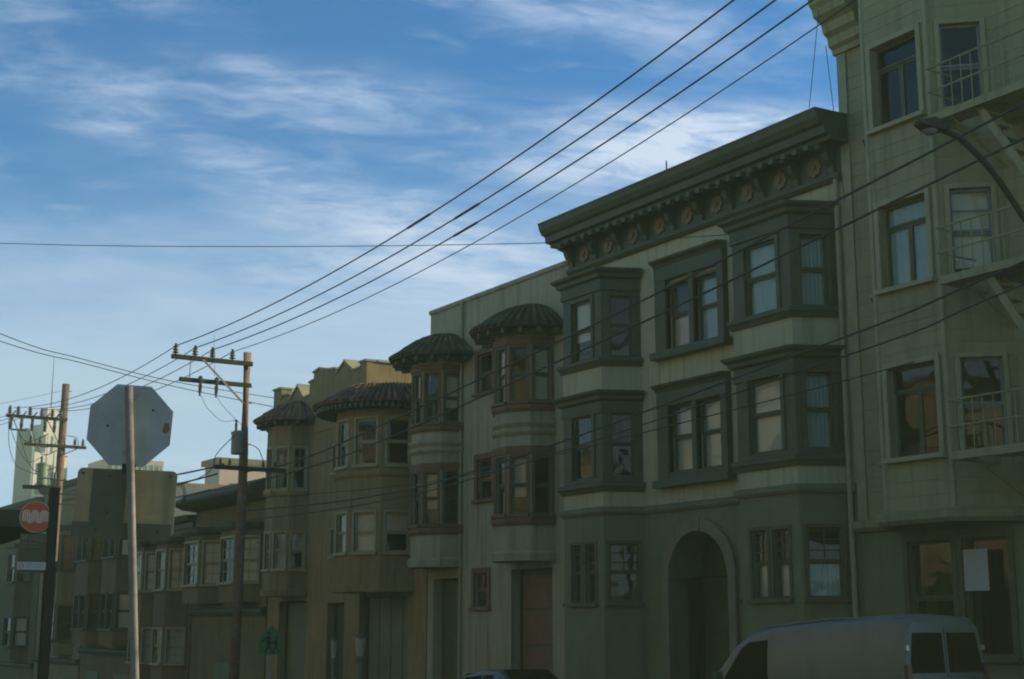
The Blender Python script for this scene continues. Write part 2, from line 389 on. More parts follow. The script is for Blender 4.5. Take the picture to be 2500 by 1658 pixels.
# ================================================================== grey-cream three storey building with the big cornice
B3 = thing('bay_windowed_house', 'cream three-storey house with heavy dark bracketed cornice and two slanted bays', 'house', (W, 25.2, ground(25.2)))
Y0, Y1 = 20.22, 30.12
F3 = Fr((W, Y0), (W, Y1))
def u3(y): return y - Y0
bays3 = [(27.16, 27.58, 29.22, 29.62), (20.5, 20.95, 22.72, 23.14)]
MID = [(24.12, 24.98), (25.14, 26.0)]
FL = [(4.92, 7.32, 5.24, 6.80), (7.97, 10.36, 8.18, 9.70)]      # surround bottom, cap top, glass bottom, glass top
holes = []
for a, b_, c, d in bays3: holes.append((u3(a), u3(d), 4.55, 10.2)); holes.append((u3(a), u3(d), 0.2, 4.2))
for a, b_ in MID:
    for s0, s1, g0, g1 in FL: holes.append((u3(a), u3(b_), g0, g1))
MB().panel(F3, 0, Y1 - Y0, 4.48, 10.9, [h for h in holes if h[2] > 4.2]).build('wall', 'cream', B3)
AY0, AY1, AC, AR = 24.12, 26.2, 2.82, 1.04                          # arched doorway
gh = [(u3(a), u3(d), -1.2, 4.2) for a, b_, c, d in bays3] + [(u3(AY0), u3(AY1), -1.0, AC)]
# ground storey wall with the arch cut from it
b = MB(); top = AC + AR + .35
b.panel(F3, 0, Y1 - Y0, -1.6, AC, gh, .5); b.panel(F3, 0, u3(AY0), AC, 4.48, gh, .5); b.panel(F3, u3(AY1), Y1 - Y0, AC, 4.48, gh, .5)
b.panel(F3, u3(AY0), u3(AY1), top, 4.48)
n = 20; cu = u3((AY0 + AY1) / 2); arc = [(cu - AR * math.cos(math.pi * k / n), AC + AR * math.sin(math.pi * k / n)) for k in range(n + 1)]
for (ua, za), (ub, zb) in zip(arc, arc[1:]):
    b.quad(F3.P(ua, za), F3.P(ua, top), F3.P(ub, top), F3.P(ub, zb)); b.quad(F3.P(ua, za), F3.P(ub, zb), F3.P(ub, zb, -.9), F3.P(ua, za, -.9))
b.build('ground_storey_wall', 'base', B3)
# arch moulding in voussoirs, and jambs
arm = MB()
MB().fbox(F3, cu - AR - .26, cu - AR, -.9, AC, -.01, .09).build('arch_jamb', 'archpaint', B3, bevel=.01)
archo = MB().fbox(F3, cu + AR, cu + AR + .26, -.9, AC, -.01, .09).build('arch_jamb', 'archpaint', B3, bevel=.01)
for k in range(13):
    a0, a1 = math.pi * (k + .03) / 13, math.pi * (k + .97) / 13; pl = []
    for r_, seq in ((AR, (a0, (a0 + a1) / 2, a1)), (AR + .27, (a1, (a0 + a1) / 2, a0))):
        for w_ in seq: pl.append((cu - r_ * math.cos(w_), AC + r_ * math.sin(w_)))
    MB().prism(F3, pl, -.01, .09 + (.02 if k == 6 else 0)).build('voussoir', 'archpaint', archo, bevel=.008)
dr = MB().fbox(F3, cu - .55, cu + .55, -.7, 1.7, -.95, -.88); dr.fbox(F3, cu - AR, cu + AR, -1, AC + AR, -1.1, -.97)
dro = dr.build('door', 'trim2', B3)
for du in (-.27, .27):
    for z0, z1 in ((-.5, .2), (.35, 1.5)): MB().fbox(F3, cu + du - .18, cu + du + .18, z0, z1, -.88, -.855).build('door_panel', 'trim', dro, bevel=.012)
MB().lathe([(0, 0), (.03, .01), (.035, .03), (0, .05)], F3.P(cu + .45, .6, -.85), 10).build('knob', 'chrome', dro)
# belt course between the storeys
MB().sweep([(W, Y0), (W, 20.5), (20.1, 20.95), (20.1, 22.72), (W, 23.14), (W, 27.16), (20.1, 27.58), (20.1, 29.22), (W, 29.62), (W, Y1)],
           [(-.05, 4.36), (.06, 4.36), (.10, 4.42), (.10, 4.50), (.03, 4.54), (-.05, 4.54)]).build('belt_course', 'base', B3)
BL3 = {0: ('blind', (.45, 1), 'blind', (.0, 1)), 1: ('blind', (.3, 1), 'bluecurtain', (0, 1))}
for bi, (a, b_, c, d) in enumerate(bays3):
    pl = [(W, a), (20.1, b_), (20.1, c), (W, d)]
    facs = [Fr(pl[0], pl[1]), Fr(pl[1], pl[2]), Fr(pl[2], pl[3])]
    # cream aprons and dark window stages
    for z0, z1 in ((4.5, FL[0][0]), (FL[0][1], FL[1][0])):
        ap = MB()
        for F in facs: ap.panel(F, 0, F.L, z0, z1)
        ap.build('bay_apron', 'cream', B3)
    for fi, (s0, s1, g0, g1) in enumerate(FL):
        st = MB(); wins = []
        for k, F in enumerate(facs):
            m = .22 if k != 1 else .30
            hs = [(m, F.L - m, g0, g1)] if k != 1 else [(.40, F.L - .40, g0, g1)]
            st.panel(F, 0, F.L, s0, s1, hs); wins.append((F, hs[0]))
        so_ = st.build('bay_stage', 'trim', B3)
        for k, (F, h) in enumerate(wins):
            bl = [('blind', (.0, 1)), ('pinkblind', (.0, .5)), ('bluecurtain', (0, 1)), ('blind', (.35, 1)), (None, (0, 1))]
            pick = {(0, 0, 1): 4, (0, 0, 0): 4, (0, 1, 1): 3, (0, 1, 0): 4, (1, 0, 1): 0, (1, 0, 0): 2, (1, 1, 1): 2, (1, 1, 0): 2}.get((bi, fi, k), 4)
            window(B3, F, *h[:2], *h[2:], trim='trim', cw=.10, proud=.04, setb=.08, rail=.52, blind=bl[pick][0], bh=bl[pick][1], sill=False)
        zc = s1
        MB().sweep(pl, [(-.05, zc - .52), (.05, zc - .52), (.06, zc - .44), (.04, zc - .42), (.04, zc - .24), (.14, zc - .2), (.16, zc - .12), (.26, zc - .06), (.28, zc), (-.05, zc + .03)]).build('bay_cornice', 'trim', B3)
        MB().sweep(pl, [(-.03, s0 - .02), (.06, s0 - .02), (.10, s0 + .06), (.14, s0 + .10), (.14, s0 + .18), (.05, s0 + .21), (-.03, s0 + .21)]).build('bay_sill', 'trim', B3)
    # ground storey of the bay
    g = MB(); wl = []
    for k, F in enumerate(facs):
        hs = [(.14, F.L - .14, 2.28, 3.66)] if k != 1 else [(.34, F.L / 2 - .09, 2.28, 3.66), (F.L / 2 + .09, F.L - .34, 2.28, 3.66)]
        g.panel(F, 0, F.L, -1.6, 4.4, hs); wl += [(F, h) for h in hs]
    g.build('bay_base', 'base', B3)
    for k, (F, h) in enumerate(wl):
        window(B3, F, *h[:2], *h[2:], trim='trim2', cw=.08, proud=.03, setb=.1, rail=.52, grid=(1, 2), blind=(None if (bi == 0 or k == 3) else ('bluecurtain' if k == 0 else 'blind')), bh=(0, .5))
# paired middle windows
for fi, (s0, s1, g0, g1) in enumerate(FL):
    b = MB(); ua, ub = u3(MID[0][0]) - .16, u3(MID[1][1]) + .40
    b.fbox(F3, ua - .06, u3(MID[0][0]), s0 + .16, s1 - .5, -.02, .16); b.fbox(F3, u3(MID[0][1]), u3(MID[1][0]), s0 + .16, s1 - .5, -.02, .15); b.fbox(F3, u3(MID[1][1]), ub, s0 + .16, s1 - .5, -.02, .16)
    b.fbox(F3, u3(MID[0][0]), u3(MID[0][1]), s0 + .16, g0, -.02, .14); b.fbox(F3, u3(MID[1][0]), u3(MID[1][1]), s0 + .16, g0, -.02, .14)
    b.fbox(F3, ua - .06, ub, s1 - .5, s1 - .16, -.02, .17)
    su = b.build('window_surround', 'trim', B3, bevel=.01)
    MB().sweep([(W, Y0 + ua - .06), (W, Y0 + ub)], [(-.02, s1 - .17), (.18, s1 - .17), (.22, s1 - .1), (.32, s1 - .05), (.34, s1), (-.02, s1 + .04)]).build('hood_moulding', 'trim', su)
    MB().fbox(F3, ua - .16, ub + .1, s0 - .02, s0 + .16, -.02, .27).build('sill', 'trim', su, bevel=.015)
    for k, (a, b_) in enumerate(MID):
        bl = {(1, 1): ('pinkblind', (0, .48)), (1, 0): ('bluecurtain', (0, 1)), (0, 0): ('blind', (0, 1)), (0, 1): ('blind', (0, .95))}[(fi, k)]
        window(B3, F3, u3(a), u3(b_), g0, g1, trim='trim', cw=.07, proud=.1, setb=.05, rail=.53, blind=bl[0], bh=bl[1], sill=False)
# frieze, brackets, rosettes and crown
MB().sweep([(W, Y0 - .02), (W, Y1 + .02)], [(-.05, 10.84), (.1, 10.84), (.16, 10.9), (.16, 10.98), (.06, 11.02), (.06, 11.56), (-.05, 11.56)]).build('frieze', 'trim2', B3)
crown = MB().sweep([(W + .9, Y0 - .25), (W, Y0 - .25), (W, Y1 + .15), (W + .9, Y1 + .15)][1:3], [(-.3, 11.56), (.55, 11.56), (.58, 11.64), (.72, 11.66), (.74, 11.82), (.84, 11.86), (.92, 11.98), (.95, 12.1), (.98, 12.16), (-.3, 12.2)]).build('cornice', 'trim2', B3)
NB = 10
for k in range(NB):
    y = 20.42 + k * (29.92 - 20.42) / (NB - 1)
    MB().prism(Fr((W, y), (W - 1, y)), [(0, 10.99), (.13, 10.99), (.16, 11.14), (.28, 11.26), (.34, 11.42), (.52, 11.46), (.52, 11.56), (0, 11.56)], -.08, .08).build('bracket', 'trim', crown, bevel=.01)
for k in range(NB - 1):
    y = 20.42 + (k + .5) * (29.92 - 20.42) / (NB - 1); b = MB()
    for q in range(8):
        w_ = q * math.pi / 4; cy, cz = y - Y0 + .14 * math.cos(w_), 11.27 + .14 * math.sin(w_)
        b.prism(F3, [(cy + .075 * math.cos(j * math.pi / 4), cz + .075 * math.sin(j * math.pi / 4)) for j in range(8)], .05, .10 + .003 * q)
    b.prism(F3, [(y - Y0 + .07 * math.cos(j * math.pi / 5), 11.27 + .07 * math.sin(j * math.pi / 5)) for j in range(10)], .05, .15)
    b.build('rosette', 'rosette', crown)
    for j in range(3):                                     # small dentils on the soffit edge
        yy = y - .34 + j * .34; MB().box(W - .66, W - .53, yy - .07, yy + .07, 11.46, 11.57).build('dentil', 'trim', crown)
shell(B3, Y0 + .01, Y1 - .01, 34, -2.0, 11.5, (4.4, 7.6, 11.0), 'cream', .5)
MB().tube([(W - .1, Y0 + .12, -.6), (W - .1, Y0 + .12, 10.85)], .055, 8).build('downpipe', 'oldtrim', B3)
MB().tube([(W - .5, 25.4, 12.1), (W - .5, 25.4, 12.62)], .018, 6).build('vent_pipe', 'iron', B3)

# ================================================================== tan building with slanted bay and fire escape
B4 = thing('corner_apartment_house', 'tall tan clapboarded apartment house with slanted bay and iron fire escape', 'apartment house', (W, 16.5, ground(16.5)))
E0, E1 = 8.6, 20.2
H4 = 15.6
bp = [(W, 16.25), (20.1, 17.08), (20.1, 18.66), (W, 19.3)]
mp_ = [(W, E0), (W, 16.25)]
segs = [Fr(*mp_), Fr(bp[0], bp[1]), Fr(bp[1], bp[2]), Fr(bp[2], bp[3]), Fr(bp[3], (W, E1))]
LV = [(4.78, 6.47), (8.0, 9.63), (11.2, 12.86)]
wh = {0: [(2.0, 3.0), (5.6, 6.6)], 1: [(.24, .98)], 2: [(.20, 1.36)], 3: [(.2, .9)], 4: []}
BH = .27; z_b = 3.78
for si, F in enumerate(segs):
    hs = [(a, b_, z0, z1) for a, b_ in wh[si] for z0, z1 in LV]
    top4 = H4 if si in (1, 2, 3) else 13.95
    MB().panel(F, 0, F.L, 3.7, H4, hs).build('wall', 'tan', B4)
    z = z_b
    while z + BH * .5 < top4:                              # horizontal boards, cut round the windows
        z1 = min(z + BH, top4)
        cuts = [(0.0, F.L)]
        for a, b_, c, d in hs:
            if c - .12 < (z + z1) / 2 < d + .13:
                cuts = [q for s_, e in cuts for q in ((s_, max(s_, a - .11)), (min(e, b_ + .11), e)) if q[1] - q[0] > .03]
        for s_, e in cuts:
            lo = .004 if s_ == 0 else 0; hi = .004 if e == F.L else 0
            MB().add([F.P(s_ + lo, z, 0), F.P(e - hi, z, 0), F.P(e - hi, z, .010), F.P(s_ + lo, z, .010), F.P(s_ + lo, z1 - .006, 0), F.P(e - hi, z1 - .006, 0), F.P(e - hi, z1 - .006, .006), F.P(s_ + lo, z1 - .006, .006)],
                     [(0, 1, 2, 3), (7, 6, 5, 4), (3, 2, 6, 7), (0, 3, 7, 4), (1, 5, 6, 2)]).build('board', 'tan', B4)
        z += BH
    for a, b_ in wh[si]:
        for li, (z0, z1) in enumerate(LV):
            if si == 2: window(B4, F, a, b_, z0, z1, trim='tanlight', cw=.1, proud=.07, setb=.16, rail=None, transom=.27, vsplit=True, sashm='trim', blind=('bluecurtain' if li == 1 else None), sillm='oldtrim')
            else: window(B4, F, a, b_, z0, z1, trim='tanlight', cw=.09, proud=.06, setb=.10, rail=.5, grid=((0, 1) if li == 1 else (0, 0)), blind=('blind' if li == 1 else None), bh=(.1, 1), sashm='bluegrey')
# corner boards
for x, y in [bp[1], bp[2]]: MB().tube([(x + .01, y, 3.7), (x + .01, y, H4)], .055, 8).build('corner_board', 'tanlight', B4)
MB().fbox(segs[4], segs[4].L - .24, segs[4].L, 3.7, 13.9, .0, .05).build('corner_board', 'tanlight', B4)
b = MB(); b.panel(Fr((W, E0), (W, E1)), 0, E1 - E0, -1.4, 3.7, [(4.2, 5.6, -1, 3.1), (8.1, 9.1, 1.2, 3.3), (9.35, 10.4, 1.2, 3.3)], .4); b.build('shopfront_wall', 'base', B4)
MB().sweep([(W, E0), (W, 16.25), (20.1, 17.08), (20.1, 18.66), (W, 19.3), (W, E1)], [(-.05, 3.55), (.12, 3.55), (.2, 3.62), (.22, 3.74), (.04, 3.8), (-.05, 3.8)]).build('belt_course', 'tan', B4)
FB = Fr((W, E0), (W, E1))
window(B4, FB, 8.1, 9.1, 1.2, 3.3, trim='trim2', cw=.12, proud=.05, setb=.14, rail=None, sill=True)
window(B4, FB, 9.35, 10.4, 1.2, 3.3, trim='trim2', cw=.12, proud=.05, setb=.14, rail=.5, blind='blind', bh=(0, .3))
nt_ = MB().fbox(FB, 8.50, 9.04, 2.36, 3.10, .075, .085).build('notice', 'paper', B4)
MB().fbox(FB, 4.3, 5.5, -1, 3.0, -.4, -.34).build('door', 'trim', B4, bevel=.01)
cp = [(-.05, 13.55), (.10, 13.55), (.12, 13.66), (.22, 13.72), (.24, 13.9), (.36, 13.98), (.40, 14.16), (.62, 14.28), (.66, 14.44), (.74, 14.52), (.80, 14.9), (-.05, 15.0)]
MB().sweep([(W, 19.34), (W, E1 + .05)], cp).build('cornice', 'tan', B4)
MB().sweep([(W, E0 - .05), (W, 16.2)], cp).build('cornice', 'tan', B4)
shell(B4, E0 + .01, E1 - .01, 33, -1.8, 15.0, (4.2, 7.5, 10.7, 13.8), 'tan', .5)
MB().box(W - .9 + .95, W + .25, E0 + .1, E1 - .1, 13.9, 15.0).build('parapet', 'tan', B4)
# fire escape on the bay: three balconies and their stairs
FE = thing('fire_escape', 'tan iron fire escape with railed balconies and steep ladders on the apartment house', 'fire escape', (19.8, 14.5, 3.9))
FX0, FX1, FY0, FY1 = 19.45, 20.05, 12.4, 16.55
for k, z in enumerate((4.62, 7.72, 10.72)):
    p = MB(); p.box(FX0, FX1 + .0, FY0, FY1, z, z + .04)
    p.box(FX0 - .02, FX0 + .03, FY0, FY1, z - .08, z + .06); p.box(FX0, FX1 + .9, FY1 - .04, FY1, z - .08, z + .05); p.box(FX1, W - .02, FY0, FY1 - .6, z, z + .04)
    po = p.build('balcony', 'tan', FE)
    r = MB()
    for zz in (z + .5, z + .95): r.tube([(FX0, FY0, zz), (FX0, FY1, zz), (W - .55, FY1, zz)], .02, 6)
    r.build('rail', 'tan', po)
    for j in range(19):
        y = FY0 + .1 + j * (FY1 - FY0 - .2) / 18
        MB().tube([(FX0, y, z + .05), (FX0, y, z + .95)], .011, 5).build('baluster', 'tan', po)
    for y in (FY0 + .5, FY1 - .4):
        MB().tube([(FX0 + .05, y, z - .02), (W - .02, y, z - .75)], .022, 6).build('brace', 'tan', po)
for z in (4.62, 7.72):
    a, c = (15.75, z + 3.1), (13.9, z + .05)
    for x in (19.62, 19.98): l = MB(); l.add([(x - .02, a[0], a[1]), (x + .02, a[0], a[1]), (x + .02, a[0] - .16, a[1]), (x - .02, a[0] - .16, a[1]), (x - .02, c[0], c[1]), (x + .02, c[0], c[1]), (x + .02, c[0] - .16, c[1]), (x - .02, c[0] - .16, c[1])], [(0, 1, 5, 4), (1, 2, 6, 5), (2, 3, 7, 6), (3, 0, 4, 7)]); lo = l.build('ladder_stringer', 'tan', FE)
    for j in range(1, 11):
        t = j / 11; y = a[0] + (c[0] - a[0]) * t - .08; zz = a[1] + (c[1] - a[1]) * t
        MB().box(19.62, 19.98, y - .09, y + .09, zz - .012, zz + .012).build('tread', 'tan', lo)

# ================================================================== round tiled bays: shared builder
def hood(parent, cy, r_e, z_e, prof, nrib, m, rib=.055, seg=14, cx=W, name='tile_roof', full=False):
    """Half-round tiled canopy: smooth bed plus a barrel tile rib per course line. prof = (radius, z) from eave to top."""
    a0, a1 = (math.pi / 2, 3 * math.pi / 2) if not full else (math.pi / 4, math.pi * 9 / 4)
    b = MB().lathe([(prof[0][0] - .28, prof[0][1] - .06), (prof[0][0], prof[0][1] - .03)] + prof + [(0.0, prof[-1][1])], (cx, cy, 0), seg, a0, a1)
    ro = b.build(name, m, parent)
    for k in range(nrib):
        w_ = a0 + (a1 - a0) * (k + .5) / nrib; c, s_ = math.cos(w_), math.sin(w_); pts = []
        for i, (r_, z_) in enumerate(prof): pts.append((cx + (r_ + (.05 if i == 0 else 0)) * c, cy + (r_ + (.05 if i == 0 else 0)) * s_, z_ + .012 + random.uniform(-.008, .008)))
        V = [Vector(p) for p in pts]; nt_c = 3
        for c_ in range(nt_c):                                 # overlapping barrel tiles from eave to top
            q = []
            for e in (c_ / nt_c - (.05 if c_ else 0), (c_ + .5) / nt_c, (c_ + 1) / nt_c):
                x_ = max(0, min(e, 1)) * (len(V) - 1); i_ = min(int(x_), len(V) - 2); q.append(V[i_].lerp(V[i_ + 1], x_ - i_) + Vector((0, 0, random.uniform(-.006, .012) + (.012 if e < (c_ + .3) / nt_c else 0))))
            tp = 1 - .36 * c_ / nt_c
            MB().tube(q, rib * tp * 1.08, 6, r1=rib * tp * .80).build('tile', m, ro)
    nr = max(7, nrib // 2)
    for k in range(nr):
        w_ = math.pi / 2 + math.pi * (k + .5) / nr; F = Fr((cx, cy), (cx + math.cos(w_), cy + math.sin(w_)))
        MB().fbox(F, prof[0][0] - .55, prof[0][0] - .06, prof[0][1] - .2, prof[0][1] - .06, -.05, .05).build('rafter_tail', 'trim2', ro)
    return ro
def round_bay(parent, cy, r, stages, wallm, trimm, z0, z1, nf=5, cx=W, blinds=(), win_w=.62, grid=(0, 0), casing=None):
    """Polygonal half-round bay; stages = window bands (glass bottom, glass top)."""
    pts = [(cx + r * math.cos(math.pi * 1.5 - math.pi * k / nf), cy + r * math.sin(math.pi * 1.5 - math.pi * k / nf)) for k in range(nf + 1)]
    bw = MB(); wins = []
    for k in range(nf):
        F = Fr(pts[k], pts[k + 1]); hs = []
        if F.L > .4:
            m = (F.L * (1 - win_w)) / 2; hs = [(m, F.L - m, a, b_) for a, b_ in stages]
        bw.panel(F, 0, F.L, z0, z1, hs, .14); wins += [(F, h, k) for h in hs]
    bo = bw.build('bay_wall', wallm, parent)
    for q, (F, h, k) in enumerate(wins):
        bl = blinds[(q * 7 + k) % len(blinds)] if blinds else None
        window(parent, F, *h[:2], *h[2:], trim=trimm, cw=.07, proud=.03, setb=.08, rail=.5, grid=grid, blind=bl, bh=(random.choice((0, .3, .45)), 1), sill=True, sashm=casing or trimm)
    return pts, bo

# ================================================================== off-white house with two round tiled bays
B2 = thing('round_bay_house', 'off-white stucco house with two round bays under dark tiled hoods and oxblood trim', 'house', (W, 34, ground(34)))
Y0, Y1 = 30.18, 37.75
F2 = Fr((W, Y0), (W, Y1))
C2 = [(36.78, 1.02), (32.02, 1.06)]
hs = []
for cy, r in C2: hs += [(cy - r + .12 - Y0, cy + r - .12 - Y0, 6.9, 9.5), (cy - r + .12 - Y0, cy + r - .12 - Y0, 4.2, 6.6)]
gap = [(34.05, 34.85, 8.32, 9.45), (34.05, 34.85, 5.25, 6.40)]
hs += [(a - Y0, b_ - Y0, c, d) for a, b_, c, d in gap] + [(34.3, 35.0)[0] - Y0 and (34.3 - Y0, 35.0 - Y0, 2.25, 3.2)]
hs += [(31.1 - Y0, 33.1 - Y0, -2.2, 3.25), (35.9 - Y0, 37.4 - Y0, -2.2, 3.1)]
MB().panel(F2, 0, Y1 - Y0, -2.2, 11.2, hs, .3).build('wall', 'white', B2)
MB().sweep([(W, Y0), (W, Y1)], [(-.25, 11.18), (.05, 11.18), (.07, 11.22), (.07, 11.30), (-.25, 11.30)]).build('parapet_coping', 'white', B2)
for a, b_, c, d in gap: window(B2, F2, a - Y0, b_ - Y0, c, d, trim='redtrim', cw=.16, proud=.06, rail=.5, setb=.1)
window(B2, F2, 34.3 - Y0, 35.0 - Y0, 2.25, 3.2, trim='redtrim', cw=.14, proud=.05, rail=.5, setb=.1)
for i, (cy, r) in enumerate(C2):
    st = [(7.6, 9.05), (4.62, 6.12)]
    pts, bo = round_bay(B2, cy, r, st, 'white', 'redtrim', 3.5, 9.7, 5, blinds=('blind', None, 'pinkblind', None), win_w=.70, casing='trim2')
    for z in (7.42, 4.42): MB().sweep(pts, [(-.02, z - .1), (.05, z - .1), (.09, z - .02), (.09, z + .06), (-.02, z + .08)]).build('bay_sill', 'redtrim', B2)
    for z in (9.2, 6.27): MB().sweep(pts, [(-.02, z - .07), (.05, z - .07), (.06, z + .12), (-.02, z + .14)]).build('bay_head', 'redtrim', B2)
    for z in (6.75, 6.98): MB().sweep(pts, [(-.02, z - .06), (.04, z - .06), (.10, z + .02), (.10, z + .08), (-.02, z + .1)]).build('bay_moulding', 'white', B2)
    MB().sweep(pts, [(-.02, 3.4), (.06, 3.4), (.08, 3.6), (.02, 3.66), (-.02, 3.66)]).build('bay_foot', 'white', B2)
    q = MB().add([(x, y, 3.42) for x, y in pts], [tuple(range(len(pts)))]); q.build('bay_soffit', 'white', B2)
    hood(B2, cy, 1.66, 9.58, [(1.66, 9.55), (1.36, 9.80), (1.0, 10.06), (.6, 10.26), (.2, 10.36)], 21, 'tiledark', .07)
MB().tube([(W - .07, 35.75, -1.0), (W - .07, 35.75, 11.25)], .045, 8).build('downpipe', 'white', B2)
MB().fbox(F2, 31.15 - Y0, 33.05 - Y0, -2, 3.2, -.42, -.34).build('garage_door', 'trim2', B2)
MB().fbox(F2, 35.95 - Y0, 37.35 - Y0, -2, 3.05, -.42, -.34).build('door', 'trim2', B2)
for k in range(5): MB().fbox(F2, 31.2 - Y0, 33.0 - Y0, -1.6 + k * .95, -1.6 + k * .95 + .86, -.34, -.31).build('garage_panel', 'redtrim', B2, bevel=.01)
shell(B2, Y0 + .01, Y1 - .01, 34, -2.6, 10.8, (4.1, 7.2, 10.3), 'white', .45)

# ================================================================== ochre house with stepped parapet
B1 = thing('mission_style_house', 'ochre stucco house with peaked stepped parapet and ribbed clay tile canopies', 'house', (W, 43.8, ground(43.8)))
Y0, Y1 = 37.82, 49.85
F1 = Fr((W, Y0), (W, Y1))
CR, CL = (40.35, 1.72), (47.6, 1.08)
hs = []
for cy, r in (CR, CL): hs += [(cy - r + .15 - Y0, cy + r - .15 - Y0, 5.9, 8.3), (cy - r + .15 - Y0, cy + r - .15 - Y0, 3.0, 5.6)]
small = [(44.0, 44.55, 6.9, 7.8), (44.0, 44.55, 4.05, 4.95)]
hs += [(a - Y0, b_ - Y0, c, d) for a, b_, c, d in small]
hs += [(39.0 - Y0, 42.3 - Y0, -2.6, 2.9), (43.4 - Y0, 44.7 - Y0, -2.6, 2.5), (46.4 - Y0, 48.8 - Y0, -2.6, 2.6)]
MB().panel(F1, 0, Y1 - Y0, -3, 8.45, hs, .3).build('wall', 'ochre', B1)
prof = [(42.05, 10.42), (42.55, 10.42), (42.57, 10.24), (43.0, 10.22), (43.7, 10.66), (44.35, 10.30), (44.4, 10.5), (45.1, 10.56), (45.75, 10.70), (46.25, 10.62), (46.3, 10.34), (46.6, 10.30), (46.62, 9.84), (47.05, 9.82), (47.6, 10.36), (48.25, 9.92), (48.3, 10.12), (48.95, 10.16), (49.1, 10.02), (49.12, 10.46), (49.85, 10.46)]
par = MB().prism(F1, [(42.05 - Y0, 8.45)] + [(y - Y0, z) for y, z in prof] + [(Y1 - Y0, 8.45)], -.4, .03).build('parapet', 'ochre', B1)
for (ya, za), (yb, zb) in zip(prof, prof[1:]):
    if yb - ya > .1: MB().add([F1.P(ya - Y0 - .03, za, -.45), F1.P(ya - Y0 - .03, za, .09), F1.P(yb - Y0 + .03, zb, .09), F1.P(yb - Y0 + .03, zb, -.45), F1.P(ya - Y0 - .03, za + .07, -.45), F1.P(ya - Y0 - .03, za + .07, .09), F1.P(yb - Y0 + .03, zb + .07, .09), F1.P(yb - Y0 + .03, zb + .07, -.45)], [(3, 2, 1, 0), (4, 5, 6, 7), (0, 1, 5, 4), (1, 2, 6, 5), (2, 3, 7, 6), (3, 0, 4, 7)]).build('coping', 'oldtrim', par)
rb = MB().box(W + .4, 24.6, 42.05, 42.45, 8.3, 10.42).build('parapet_return', 'ochre', B1)
MB().box(W + .36, 24.65, 42.0, 42.5, 10.42, 10.5).build('coping', 'oldtrim', rb)
MB().box(W + .4, 24.6, 49.45, 49.85, 8.3, 10.46).build('parapet_return', 'ochre', B1)
for (cy, r), (a, b_) in ((CR, ((6.62, 8.05), (3.95, 5.15))), (CL, ((6.5, 7.95), (3.7, 4.95)))):
    pts, bo = round_bay(B1, cy, r, [a, b_], 'ochre', 'oldtrim', 2.8, (8.5 if r > 1.5 else 8.9), 5, blinds=(None, None, 'blind', None, None), win_w=.66, grid=((1, 1) if r < 1.5 else (0, 0)), casing='oldtrim')
    for z in (6.35,): MB().sweep(pts, [(-.02, z - .1), (.05, z - .1), (.09, z - .02), (.09, z + .06), (-.02, z + .08)]).build('bay_sill', 'ochre', B1)
    MB().sweep(pts, [(-.02, 2.75), (.07, 2.75), (.09, 2.95), (.02, 3.0), (-.02, 3.0)]).build('bay_foot', 'ochre', B1)
    MB().add([(x, y, 2.78) for x, y in pts], [tuple(range(len(pts)))]).build('bay_soffit', 'ochre', B1)
hood(B1, CR[0], 2.42, 8.9, [(2.42, 8.52), (2.05, 8.76), (1.7, 8.98), (1.36, 9.20)], 76, 'tile', .06, 40, full=True)
hood(B1, CL[0], 1.55, 8.95, [(1.55, 8.95), (1.2, 9.25), (.75, 9.55), (.3, 9.72)], 22, 'tile', .06)
for a, b_, c, d in small: window(B1, F1, a - Y0, b_ - Y0, c, d, trim='oldtrim', cw=.06, proud=.03, rail=.5, setb=.1)
MB().fbox(F1, 39.05 - Y0, 42.25 - Y0, -2.6, 2.85, -.42, -.34).build('garage_door', 'trim2', B1)
for k in range(4): MB().fbox(F1, 39.1 - Y0 + k * .79, 39.1 - Y0 + k * .79 + .73, -1.5, 2.6, -.34, -.31).build('garage_panel', 'base', B1, bevel=.01)
MB().fbox(F1, 43.45 - Y0, 44.65 - Y0, -2.6, 2.45, -.42, -.34).build('door', 'trim2', B1)
MB().fbox(F1, 46.45 - Y0, 48.75 - Y0, -2.6, 2.55, -.42, -.34).build('garage_door', 'base', B1)
shell(B1, Y0 + .01, Y1 - .01, 34, -3.4, 8.4, (2.9, 5.8), 'ochre', .0)

